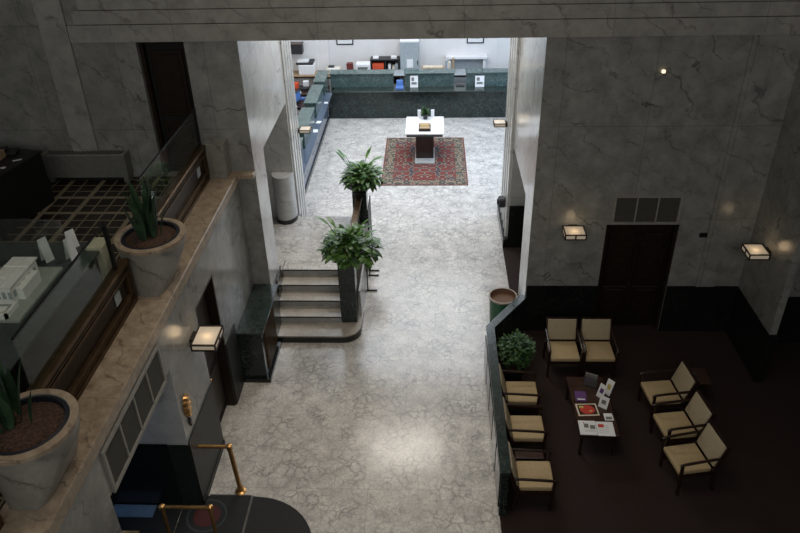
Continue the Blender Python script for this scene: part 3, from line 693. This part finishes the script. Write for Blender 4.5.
MB(OF).tube([(-4.25, 5.98, 1.0), (-3.74, 5.98, 1.0)], .026, 12).done('handrail', 'brass', br, True)
for x in (-4.2, -3.79): MB(OF).tube([(x, 5.98, .0165), (x, 5.98, .98)], .022, 10).done('post', 'brass', br, True)
# entrance mat, and a blue slab painted as a daylight patch
mt = thing('entrance_mat', 'black entrance mat with rounded end and round red emblem in the bottom left', 'mat', (-3.3, 6.6, .001)); OF = mt.location.copy()
MB(OF).box(T+.01, -2.72, 5.2, 7.42, .001, .016, .003).done('panel', 'rubber', mt)
ar = [(-2.68, 7.42), (-2.68, 5.55)]+[(-2.62+.96*math.cos(R(a)), 6.48+.93*math.sin(R(a))) for a in range(-88, 91, 8)]
MB(OF).prism(ar, .001, .016).done('rounded_panel', 'rubber', mt)
MB(OF).box(-2.715, -2.685, 5.2, 7.43, .001, .019).box(-3.35, -2.72, 7.425, 7.445, .001, .019).done('edge_strip', 'steel', mt, label='thin steel strip')
MB(OF).lathe([(.01, .0161), (.20, .0161), (.20, .018), (.01, .018)], c=(-3.30, 7.05), n=32).done('emblem', 'matred', mt, label='dark red emblem')
rg_ = MB(OF); n = 40
rg_.loft([[(-3.30+r*math.cos(2*PI*i/n), 7.05+r*math.sin(2*PI*i/n), z) for i in range(n)] for r, z in ((.30, .0161), (.30, .0185), (.27, .0185), (.27, .0161))], False, False).done('emblem_ring', 'top', mt)
put('blue_light_patch', 'bluepatch', 'slate blue slab added for the patch of daylight inside the dark entrance opening', 'mat', -4.75, -4.10, 7.0, 7.22, .013, .03, .004)  # thin blue slab, its colour stands for daylight inside the entrance
ed = struct('door_4', MB().box(-5.0, -4.94, 5.2, 7.2, .013, .2).box(-5.0, -4.94, 5.2, 7.2, 2.3, 3.1).box(-5.0, -4.94, 5.2, 5.3, .2, 2.3).box(-5.0, -4.94, 6.15, 6.25, .2, 2.3).box(-5.0, -4.94, 7.12, 7.2, .2, 2.3), 'darkbronze')
struct('door_pane', MB().box(-4.98, -4.965, 5.3, 6.15, .2, 2.3).box(-4.98, -4.965, 6.25, 7.12, .2, 2.3), 'glass', ed)

# ------------------------------------------------------------------ WAITING AREA
# low partition of green marble
pt = thing('low_partition', 'waist-high dark green marble partition between mall floor and waiting area', 'partition', (1.06, 9, 0)); OF = pt.location.copy()
cpts = [(1.055, 7.14), (1.075, 10.55), (1.78, 11.55)]
def wall_line(pts, hw):
    P = [Vector(p) for p in pts]; Lf, Rg = [], []
    for i, p in enumerate(P):
        ns = []
        for a, b in ((i-1, i), (i, i+1)):
            if a >= 0 and b < len(P): d = (P[b]-P[a]).normalized(); ns.append(Vector((-d.y, d.x)))
        n = sum(ns, Vector((0, 0))).normalized(); k = hw/max(.3, n.dot(ns[0])); Lf.append(p+n*k); Rg.append(p-n*k)
    return [tuple(v) for v in Lf]+[tuple(v) for v in Rg[::-1]]
MB(OF).prism(wall_line(cpts, .055), .0045, .86).done('panel', 'green', pt)
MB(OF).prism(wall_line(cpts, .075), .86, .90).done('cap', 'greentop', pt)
p_ = MB(OF)
for y in (7.2, 7.87, 8.54, 9.21, 9.88): p_.box(.985, 1.0, y, y+.58, .12, .78, .004)
p_.done('raised_panel', 'green', pt)
# chairs: local frame faces -y, seat centre at origin
def make_chair():
    t = thing('armchair', 'x', 'chair', (0, 0, .0045), 0)
    MB().box(-.26, .26, -.27, .24, .38, .46, .02, seg=3).done('seat', 'fabric', t, True)
    th = R(-17); m = Matrix.Translation((0, .27, .44)) @ Matrix.Rotation(th, 4, 'X')
    MB().box(-.26, .26, -.035, .035, .03, .43, .02, mtx=m, seg=3).done('backrest', 'fabricback', t, True)
    MB().box(-.262, .262, .036, .05, .0, .44, mtx=m).box(-.262, .262, -.02, .0355, .431, .45, mtx=m).box(-.282, -.262, -.012, .05, -.06, .45, mtx=m).box(.262, .282, -.012, .05, -.06, .45, mtx=m).done('back_frame', 'wood', t)
    MB().box(-.27, .27, -.255, .25, .32, .378).done('seat_frame', 'wood', t)
    for sx in (-1, 1):
        x = sx*.285
        MB().bar((x, -.23, .0), (x, -.25, .60), .035, .04).done('leg', 'wood', t)
        MB().bar((x, .33, .0), (x, .25, .45), .035, .04).done('leg', 'wood', t)
        MB().tube([(x, -.29, .60), (x, -.24, .625), (x, -.05, .64), (x, .20, .655), (x, .32, .66)], .021, 8).done('armrest', 'wood', t, True)
    return t
ch = make_chair()
G1 = None
ZC = .0045
ch.location = (2.41, 10.47, ZC); ch['label'] = 'tan upholstered armchair against the front wall, nearer the green bush'
dup(ch, (3.03, 10.47, ZC), 0, 'tan upholstered armchair against the front wall, farther from the green bush')
for y, l in ((9.33, 'tan armchair backed to the low partition, right beside the green bush'),
             (8.50, 'tan armchair backed to the low partition, middle of its row of three'),
             (7.53, 'tan armchair backed to the low partition, nearest the bottom of the photo')):
    dup(ch, (1.53, y, ZC), R(90), l)
for (x, y, a), l in (((3.88, 9.37, -84), 'tan armchair right of the magazine table, farthest back of its row of three'),
             ((3.90, 8.61, -82), 'tan armchair right of the magazine table, middle of its row of three'),
             ((3.88, 7.90, -80), 'tan armchair right of the magazine table, nearest the bottom of the photo')):
    dup(ch, (x, y, ZC), R(a), l)
# tables
def table(name, label, x0, x1, y0, y1, h, mat='wood2', cat='table'):
    cx, cy = (x0+x1)/2, (y0+y1)/2; t = thing(name, label, cat, (cx, cy, ZC)); a, b = (x1-x0)/2, (y1-y0)/2
    MB().box(-a, a, -b, b, h-.035, h, .006).done('tabletop', mat, t)
    MB().box(-a+.04, a-.04, -b+.04, b-.04, h-.10, h-.035).done('apron', 'wood', t)
    for sx in (-1, 1):
        for sy in (-1, 1):
            u, v = sx*(a-.045), sy*(b-.045); MB().box(u-.022, u+.022, v-.022, v+.022, 0, h-.10).done('leg', 'wood', t)
    return t
table('coffee_table', 'dark wooden coffee table covered with magazines in the waiting area', 2.34, 2.96, 8.32, 9.70, .47)
table('side_table', 'low dark side table between two armchairs along the partition', 1.30, 1.74, 7.93, 8.12, .36)
table('side_table', 'low dark corner table behind the right row of armchairs', 4.33, 4.80, 9.62, 10.05, .40)
dish = MB().lathe([(.03, 0), (.09, .01), (.11, .045), (.10, .045), (.03, .015)], n=20).done('glass_dish', 'clear', smooth=True); dish.location = (4.47, 9.82, ZC+.401)
tag(dish, 'small glass dish on the corner table behind the right armchairs', 'dish')
# magazines
zt = ZC+.471
mg = thing('newspaper', 'open white newspaper at the near end of the coffee table', 'newspaper', (2.62, 8.46, zt), R(-2))
MB().box(-.27, -.003, -.15, .16, 0, .012, .002).box(.003, .27, -.16, .15, 0, .010, .002).done('sheets', 'whitep', mg)
s_ = MB().box(-.19, -.12, .0, .09, .0121, .0126).box(-.10, -.02, -.02, .06, .0121, .0126)
for k in range(9): s_.box(-.19, -.02, -.1+k*.009, -.097+k*.009, .0121, .0126) if k % 2 else s_.box(.02, .19, -.1+k*.02, -.095+k*.02, .0101, .0106)
s_.done('print', 'greyd', mg); MB().box(.03, .12, .02, .09, .0101, .0107).box(-.195, -.18, .095, .12, .0121, .0127).done('red_print', 'red', mg)
mg2 = thing('newspaper', 'folded pinkish newspaper sticking out under the open newspaper', 'newspaper', (2.80, 8.52, zt), 0)
mg2.location = (2.86, 8.72, zt); MB().box(-.07, .07, -.08, .08, 0, .008, .002).done('sheets', 'whitep', mg2); MB().box(-.05, .05, -.06, .0, .0081, .0085).done('print', 'greyd', mg2)
mg3 = thing('magazine', 'magazine with a red food photo cover in the middle of the coffee table', 'magazine', (2.55, 8.88, zt), R(3))
MB().box(-.17, .17, -.14, .14, 0, .008, .001).done('cover', 'cream', mg3); MB().box(-.145, .145, -.115, .115, .0081, .009).done('photo_ground', 'wood2', mg3); MB().lathe([(.01, .0091), (.12, .0091), (.10, .0102), (.01, .0102)], n=20, sy=.85).done('dish_photo', 'red', mg3)
MB().box(-.12, -.05, .04, .09, .0103, .0110).box(.03, .07, -.05, -.02, .0103, .0110).done('fruit_photo', 'yellow', mg3)
mg4 = thing('magazine', 'small dark purple magazine behind the red food magazine', 'magazine', (2.50, 9.20, zt), R(-4))
MB().box(-.09, .09, -.12, .12, 0, .008, .001).done('cover', 'purple', mg4); MB().box(-.06, .06, -.09, -.06, .0081, .0087).done('title', 'whitep', mg4)
def upright(x, y, rz, w_, h_, label, mat='whitep', art='greyd', name='brochure', tilt=22):
    t = thing(name, label, 'brochure', (x, y, zt), R(rz)); m = Matrix.Rotation(R(-tilt), 4, 'X')
    MB().box(-w_/2, w_/2, -.004, .004, 0, h_, mtx=m).done('card', mat, t); MB().box(-w_/4, w_/4, -.006, -.0045, h_*.35, h_*.7, mtx=m).done('picture', art, t)
    MB().box(-w_/4, w_/4, .0, h_*.38, 0, .004).done('foot', mat, t)
upright(2.80, 8.93, -35, .15, .20, 'white brochure with a grey picture propped beside the food magazine')
upright(2.80, 9.18, -50, .13, .24, 'pale purple-tinted brochure propped upright in the middle of the three', art='purple')
upright(2.93, 9.26, -50, .13, .27, 'tallest white propped brochure at the back right of the coffee table', art='yellow')
pb = thing('brochure_holder', 'clear plastic brochure holder at the back of the coffee table', 'holder', (2.70, 9.46, zt), R(-25))
MB().box(-.12, .12, -.05, .0, 0, .20).done('pocket', 'clear', pb); MB().box(-.10, .10, -.012, .02, .01, .26).done('leaflets', 'greyd', pb)
# bush
bu = thing('potted_bush', 'bushy green potted plant behind the low partition', 'plant', (1.50, 10.15, ZC))
MB().lathe([(.13, 0), (.18, .30), (.20, .32), (.20, .36), (.17, .36), (.16, .31)], n=24).done('pot', 'blackp', bu, True)
MB().lathe([(.01, .28), (.163, .30), (.01, .33)], n=18).done('soil', 'soil', bu)
random.seed(21); f = MB(); s = MB()
for i in range(14):
    a = random.uniform(0, 6.28); r = random.uniform(.05, .22); s.tube([(0, 0, .31), (math.cos(a)*r*.5, math.sin(a)*r*.5, .55), (math.cos(a)*r, math.sin(a)*r, random.uniform(.7, .9))], .006, 5)
for i in range(620):
    a = random.uniform(0, 6.28); u = random.uniform(-1, 1); rr = random.uniform(.45, 1.0)+.14*math.sin(3*a+1)*math.cos(2.3*u)
    q = math.sqrt(1-u*u); p = Vector((.30*rr*q*math.cos(a), .30*rr*q*math.sin(a), .66+.30*rr*u))
    f.leaf(p, a+random.uniform(-.8, .8), random.uniform(-.3, 1.1), random.uniform(.07, .11), random.uniform(.04, .06), random.uniform(.3, 1.2), seg=3)
f.done('foliage', 'leafbush', bu, True); s.done('stems', 'stalk', bu)
# bin
bn = thing('waste_bin', 'tall green cylindrical bin with brown inside at the angled end of the partition', 'bin', (1.40, 11.66, .001))
MB().lathe([(.20, 0), (.225, .02), (.258, .78)], n=32, cap=(True, False)).done('body', 'bingreen', bn, True)
MB().lathe([(.258, .78), (.275, .785), (.275, .82), (.250, .82), (.249, .78)], n=32, cap=(False, False)).done('rim', 'rim', bn, True)
MB().loft([[(r*math.cos(2*PI*i/32), r*math.sin(2*PI*i/32), z) for i in range(32)] for r, z in ((.249, .818), (.243, .78), (.235, .72))], False, True).done('inside', 'copper', bn, True)
# small black box on the right far pier
bx = thing('wall_phone', 'small black box mounted on the fluted pier at the right side of the hall', 'wall box', (1.749, 15.35, .85))
MB().box(-.16, 0, -.12, .12, 0, .22, .03).done('housing', 'blackp', bx); MB().box(-.19, -.16, -.05, .05, .05, .17, .01).done('front', 'blackm', bx)
# thermostat / marks
tag(MB((4.94, YW-.001, 2.15)).box(4.86, 5.0, YW-.04, YW-.001, 2.13, 2.22, .01).done('wall_fitting', 'blackm'), 'small black fitting on the front wall right of the dark double door', 'fitting')
sp = thing('spotlight', 'tiny lit spotlight high on the front wall', 'light', (3.71, YW-.001, 5.16))
MB().lathe([(.01, 0), (.03, .0), (.03, .04), (.01, .05)], n=12).done('lens', 'bulbglass', sp); MB().box(-.02, .02, -.02, .0005, -.02, 0).done('bracket', 'blackm', sp)
sp.location = (3.71, YW-.032, 5.16)

# ------------------------------------------------------------------ TELLER HALL
rug = MB((-.17, 19.94, .001)).box(-1.38, 1.04, 18.22, 21.66, .001, .013).done('oriental_rug', 'rug'); tag(rug, 'red oriental rug with tan border on the hall floor', 'rug')
kd = thing('writing_desk', 'white-topped check-writing desk on a dark pedestal standing on the rug', 'desk', (-.17, 20.3, .014)); OF = kd.location.copy()
MB(OF).box(-.46, .12, 19.62, 20.75, .014, .06, .006).done('plinth', 'pier', kd)
MB(OF).box(-.43, .09, 19.95, 20.7, .06, .80).done('pedestal', 'wood', kd)
MB(OF).box(-.69, .35, 19.80, 21.05, .78, .87).done('apron', 'black', kd)
MB(OF).box(-.73, .39, 19.74, 21.12, .87, .91, .006).done('top', 'whitep', kd)
zk = .911
tr = thing('form_rack', 'tan rack of slips on the white writing desk', 'rack', (-.17, 20.15, zk))
MB().box(-.17, .17, -.25, .22, 0, .07).done('tray', 'darkbronze', tr); MB().box(-.15, .15, -.22, -.05, .071, .085).box(-.15, .15, .02, .2, .071, .09).done('slips', 'tan', tr)
MB().box(-.12, .12, -.03, .01, .071, .10).done('divider', 'yellow', tr)
for x, l in ((-.34, 'left of the small plant'), (.06, 'right of the small plant')):
    put('card_holder', 'whitep', 'upright white holder on the writing desk, '+l, 'holder', x-.05, x+.05, 21.0, 21.06, zk, zk+.24)
sm = thing('small_potted_plant', 'small potted plant on the writing desk', 'plant', (-.16, 20.92, zk))
MB().lathe([(.06, 0), (.09, .16), (.10, .17), (.08, .17), (.07, .14)], n=16).done('pot', 'blackp', sm, True)
random.seed(8); f = MB()
for i in range(90): f.leaf((random.uniform(-.03, .03), random.uniform(-.03, .03), .13+random.uniform(0, .1)), random.uniform(0, 6.28), random.uniform(0, 1.4), random.uniform(.12, .22), .035, random.uniform(.5, 1.5), seg=4)
f.done('foliage', 'leafbush', sm, True)
# back counter
bc = thing('teller_counter', 'long dark green marble teller counter across the back of the hall', 'counter', (-.4, 23.6, 0)); OF = bc.location.copy()
MB(OF).box(-3.43, 3.6, 23.42, 24.1, .001, .92).done('front_panel', 'green', bc)
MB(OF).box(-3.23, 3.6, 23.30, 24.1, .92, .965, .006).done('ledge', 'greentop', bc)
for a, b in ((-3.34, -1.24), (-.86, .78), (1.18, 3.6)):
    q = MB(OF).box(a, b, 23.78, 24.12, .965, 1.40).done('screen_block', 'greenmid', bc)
    MB(OF).box(a-.03, b+.03, 23.72, 24.16, 1.40, 1.44, .006).done('block_cap', 'greenlit', q)
lc = thing('teller_counter', 'long dark green marble teller counter along the left side of the hall', 'counter', (-3.6, 20, 0)); OF = lc.location.copy()
MB(OF).box(-3.62, -3.42, 16.3, 23.28, .001, .92).done('front_panel', 'teal', lc)
MB(OF).box(-3.42, -3.39, 16.3, 23.28, .001, .12).done('plinth', 'black', lc)
MB(OF).box(-3.66, -3.24, 16.3, 23.29, .92, .95).done('ledge', 'teal', lc)
for a, b in ((22.97, 24.1), (20.95, 22.6), (18.6, 20.5), (16.6, 18.2)):
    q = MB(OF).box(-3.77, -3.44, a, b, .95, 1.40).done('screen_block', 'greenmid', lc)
    MB(OF).box(-3.80, -3.41, a-.04, b+.02, 1.40, 1.44, .006).done('block_cap', 'greenlit', q)
MB(OF).box(-3.76, -3.66, 16.3, 23.28, .001, .95).done('counter_body', 'green', lc)
def paper(x, y, z, rz, mat, label, a=.10, b=.14, cat='paper', h=.004, name='paper_sheet'):
    return put(name, mat, label, cat, x-a, x+a, y-b, y+b, z, z+h, 0, rz)
paper(-3.33, 22.3, .951, .2, 'whitep', 'small white notice on the left teller ledge, at its far corner', .06, .08)
paper(-3.34, 20.6, .951, -.2, 'whitep', 'white sheet on the left teller ledge, farther of the close pair', .07, .09)
paper(-3.34, 19.9, .951, .1, 'whitep', 'white sheet on the left teller ledge, nearer of the close pair', .07, .12)
def sign(x, y, label, z=.966, w_=.2, h_=.3):
    t = thing('counter_notice', label, 'notice', (x, y, z)); m = Matrix.Rotation(R(-12), 4, 'X')
    MB().box(-w_/2, w_/2, -.01, 0, 0, h_, mtx=m).done('card', 'whitep', t); MB().box(-w_/3, w_/3, -.013, -.0105, h_*.25, h_*.45, mtx=m).box(-w_/3, 0, -.013, -.0105, h_*.55, h_*.85, mtx=m).done('print', 'greyd', t)
sign(-.55, 23.69, 'white notice leaning on the middle block of the back teller counter', h_=.38, w_=.26)
sign(1.62, 23.69, 'white notice leaning on the right block of the back teller counter', h_=.36, w_=.30)
put('keyboard', 'blackp', 'dark keyboard in the right gap of the back teller counter', 'keyboard', .84, 1.12, 23.74, 23.9, .966, .99)
put('blue_tray', 'blue', 'blue tray in the left gap of the back teller counter', 'tray', -1.16, -.9, 23.5, 23.74, .966, 1.02)
put('blue_tray', 'blue', 'tilted blue folder beside the blue tray in the counter gap', 'folder', -1.14, -.92, 23.8, 24.0, .966, 1.14)
# back office furniture
bd = table('office_desk', 'white-grey office desk hidden behind the back teller counter', -3.1, 3.4, 24.75, 25.40, 1.05, 'grey', 'desk'); bd.location.z = .001
sh = thing('bookcase', 'low black bookcase with red binders behind the teller counter', 'bookcase', (-1.6, 25.62, 0.001)); OF = sh.location.copy()
s_ = MB(OF).box(-2.10, -1.12, 25.94, 25.97, .001, 1.36)
for x in (-2.13, -1.62, -1.15): s_.box(x, x+.04, 25.5, 25.94, .001, 1.36)
s_.done('frame', 'blackp', sh)
for z in (.02, .45, .92, 1.34): MB(OF).box(-2.13, -1.11, 25.5, 25.94, z, z+.035).done('shelf', 'blackp', sh)
for k in range(6): put('binder', 'orange', 'orange-red binder on the bookcase shelf', 'binder', -2.06+k*.068, -2.0+k*.068, 25.52, 25.8, .9555, 1.23, group='orange binders on the bookcase')
for i, (x, hh, m_) in enumerate(((-1.50, .22, 'whitep'), (-1.36, .16, 'cream'), (-1.25, .25, 'grey'))): put('paper_stack', m_, ('white', 'cream', 'grey')[i]+' stack on the bookcase shelf right of the binders', 'papers', x, x+.09, 25.52, 25.8, .9555, .9555+hh)
for i, (x, hh) in enumerate(((-2.04, .1), (-1.4, .14))): put('paper_stack', 'whitep', ('white papers lying on top of the bookcase, left end', 'white papers lying on top of the bookcase, right end')[i], 'papers', x, x+.2, 25.6, 25.85, 1.3755, 1.3755+hh*.4)
cb = thing('filing_cabinet', 'tall grey cabinet with a notice taped on, behind the middle counter block', 'cabinet', (-.7, 25.6, .001)); OF = cb.location.copy()
MB(OF).box(-1.06, -.42, 25.45, 25.95, .001, 1.98).done('body', 'grey', cb); MB(OF).box(-1.07, -.41, 25.43, 25.96, 1.98, 2.03).done('top', 'whitep', cb)
MB(OF).box(-.84, -.62, 25.44, 25.45, 1.1, 1.4).done('notice', 'whitep', cb); MB(OF).box(-.47, -.45, 25.42, 25.45, 1.2, 1.35).done('handle', 'blackm', cb)
fr = thing('mantel_frame', 'white mantel-like alcove frame against the far office wall', 'alcove frame', (1.27, 25.9, .001)); OF = fr.location.copy()
MB(OF).box(.55, 2.0, 25.7, 25.995, 1.30, 1.38, .006).done('shelf', 'whitep', fr)
for x in (.60, 1.86): MB(OF).box(x, x+.09, 25.8, 25.995, .001, 1.30).done('upright', 'whitep', fr)
MB(OF).box(.69, 1.86, 25.95, 25.994, .001, 1.30).done('back', 'grey', fr)
def frame(x0, x1, z0, z1, label):
    t = thing('picture_frame', label, 'picture', ((x0+x1)/2, 25.999, z0)); a = (x1-x0)/2; h = z1-z0
    f = MB().box(-a, a, -.03, 0, 0, .035).box(-a, a, -.03, 0, h-.035, h).box(-a, -a+.035, -.03, 0, .035, h-.035).box(a-.035, a, -.03, 0, .035, h-.035); f.done('frame', 'blackm', t)
    MB().box(-a+.035, a-.035, -.012, 0, .035, h-.035).done('mount', 'whitep', t); MB().box(-a*.5, a*.5, -.014, -.0125, h*.35, h*.6).done('print', 'greyd', t)
frame(-3.34, -2.74, 1.78, 2.25, 'black-framed certificate on the far wall, left one')
frame(1.27, 1.87, 1.78, 2.25, 'black-framed certificate on the far wall, right one')
# printers, boxes on office desk
zo = 1.052
pr = thing('printer', 'white printer on the desk behind the back counter', 'printer', (-2.35, 25.1, zo)); MB().box(-.24, .24, -.2, .2, 0, .34, .015).done('body', 'whitep', pr); MB().box(-.17, .17, -.206, -.199, .1, .25).done('slot', 'greyd', pr)
put('red_box', 'maroon', 'dark red box standing left of the white printer', 'box', -2.92, -2.70, 25.0, 25.2, zo, zo+.34, .005)
fx = thing('fax_machine', 'cream fax machine with a black handset at the left of the back office desk', 'fax machine', (-3.08, 25.7, 1.0)); fx.location = (-3.38, 25.0, zo)
MB().box(-.24, .24, -.2, .2, 0, .2, .02).done('body', 'cream', fx); MB().box(-.18, .02, .0, .15, .2, .26, .01).done('handset', 'blackp', fx); MB().box(-.18, .2, -.19, -.05, .2, .22).done('tray', 'whitep', fx)
tb = table('side_table', 'small table under the fax machine behind the corner of the counters', -3.68, -3.12, 24.7, 25.3, 1.05, 'tan'); tb.location.z = .001
tr = thing('paper_tray', 'yellowish stacked paper tray behind the middle counter block', 'tray', (.12, 25.05, zo))
MB().box(-.42, .35, -.15, .15, 0, .05).box(-.42, .35, -.15, .15, .14, .18).box(-.42, -.39, -.15, .15, .05, .14).box(.32, .35, -.15, .15, .05, .14).done('tray', 'tan', tr); MB().box(-.38, .3, -.13, .13, .051, .10).box(-.38, .3, -.13, .13, .181, .21).done('sheets', 'cream', tr)
for i, (x, hh, m_) in enumerate(((.50, .42, 'grey'), (.62, .36, 'cream'), (.74, .48, 'tan'))):
    put('book', m_, ('grey', 'cream', 'tan')[i]+' upright folder right of the paper tray', 'folder', x, x+.07, 24.95, 25.15, zo, zo+hh)
# left office: copier table, shelf, desks
cpn = thing('copier', 'white photocopier with a dark lid in the left office corner', 'copier', (-4.28, 25.08, 1.061)); 
MB().box(-.30, .24, -.25, .28, 0, .34, .02).done('body', 'whitep', cpn); MB().box(-.38, .22, -.22, .28, .34, .42, .02).done('lid', 'blackp', cpn); MB().box(-.34, .05, -.18, .15, .42, .46).done('paper_pile', 'whitep', cpn)
ct = table('copier_table', 'tan table under the photocopier', -5.2, -3.7, 24.75, 25.38, 1.06, 'tan'); ct.location.z = .001
hs = thing('wall_shelf', 'dark shelf unit high on the left office wall', 'shelf', (-4.75, 25.3, 1.72)); MB().box(-.55, .32, -.25, .09, 0, .32).done('body', 'blackp', hs); MB().box(-.57, .34, -.26, .09, .32, .345).done('top', 'wood2', hs)
def desk2(y, lab): 
    t = table('teller_desk', lab, -5.1, -4.1, y-.42, y+.42, .74, 'wood2', 'desk'); t.location.z = .001; return t
desk2(22.9, 'dark teller desk behind the left counter, farthest back'); desk2(21.5, 'dark teller desk behind the left counter, second from the back'); desk2(20.0, 'dark teller desk behind the left counter, third from the back'); desk2(18.4, 'dark teller desk behind the left counter, nearest')
zz = .7415
def monitor(x, y, lab, rz=1.2, mat='blackp'):
    t = thing('monitor', lab, 'monitor', (x, y, zz), rz); MB().box(-.1, .1, -.08, .08, 0, .02).done('stand', mat, t); MB().box(-.2, .2, -.03, .12, .05, .38, .02).box(-.03, .03, 0, .05, .02, .06).done('case', mat, t); MB().box(-.17, .17, -.034, -.03, .08, .35).done('screen', 'blue', t)
monitor(-4.35, 22.9, 'black monitor on the farthest left teller desk'); monitor(-4.55, 20.0, 'black monitor on the third left teller desk', 1.0); monitor(-4.3, 21.7, 'cream monitor on the second left teller desk', 1.5, 'cream')
put('red_folder', 'orange', 'red-orange folder on the farthest left teller desk', 'folder', -4.86, -4.62, 22.7, 23.0, zz, zz+.2)
paper(-4.45, 22.55, zz, .3, 'whitep', 'white sheet on the farthest left teller desk', .13, .09)
paper(-4.55, 21.3, zz, .2, 'blue', 'wide blue pad on the second left teller desk', .32, .12, h=.02, name='desk_pad')
paper(-4.24, 20.28, zz, .3, 'whitep', 'white sheet on the third left teller desk', .14, .1)
paper(-4.22, 19.75, zz, -.3, 'whitep', 'second white sheet on the third left teller desk, nearer', .1, .1)
paper(-4.35, 18.5, zz, -.3, 'whitep', 'white sheet on the nearest left teller desk', .16, .12)
table('teller_desk', 'dark teller desk in the far left office corner', -5.1, -4.05, 23.75, 25.2-.5, .74, 'wood2', 'desk').location.z = .001
put('red_folder', 'orange', 'red-orange folder on the corner desk of the left office', 'folder', -4.72, -4.56, 24.35, 24.6, zz, zz+.16)
put('paper_box', 'whitep', 'white box on the corner desk of the left office', 'box', -4.40, -4.22, 24.45, 24.65, zz, zz+.20)
put('black_tray', 'blackp', 'black tray on the corner desk of the left office', 'tray', -4.52, -4.2, 24.1, 24.35, zz, zz+.08)
paper(-4.52, 23.95, zz, .3, 'whitep', 'white sheet on the corner desk of the left office', .12, .1)
put('blue_binder', 'blue', 'blue binder lying on the farthest left teller desk', 'binder', -4.45, -4.15, 23.15, 23.30, zz, zz+.06)
put('wastepaper_box', 'yellow', 'yellow box near the back edge of the farthest teller desk', 'box', -4.85, -4.6, 23.05, 23.28, zz, zz+.12)
def ochair(x, y, lab, rz=0):
    t = thing('office_chair', lab, 'chair', (x, y, .001), rz)
    MB().box(-.25, .25, -.25, .25, .42, .5, .03, seg=2).done('seat', 'blackp', t); MB().box(-.22, .22, .2, .27, .55, 1.0, .03, seg=2).done('backrest', 'blackp', t)
    MB().tube([(0, 0, .06), (0, 0, .42)], .03, 8).box(-.02, .02, .2, .24, .48, .6).done('post', 'blackm', t)
    for k in range(5):
        a = 2*PI*k/5; MB().bar((0, 0, .06), (.28*math.cos(a), .28*math.sin(a), .04), .04, .03).tube([(.28*math.cos(a), .28*math.sin(a), .0), (.28*math.cos(a), .28*math.sin(a), .04)], .02, 6).done('leg', 'blackm', t)
ochair(-4.6, 22.15, 'black office chair behind the left counter, between the two farthest desks', 0.2); ochair(-4.55, 20.75, 'black office chair behind the left counter, before the third desk', .4); ochair(-4.6, 19.2, 'black office chair behind the left counter, nearest', .1)
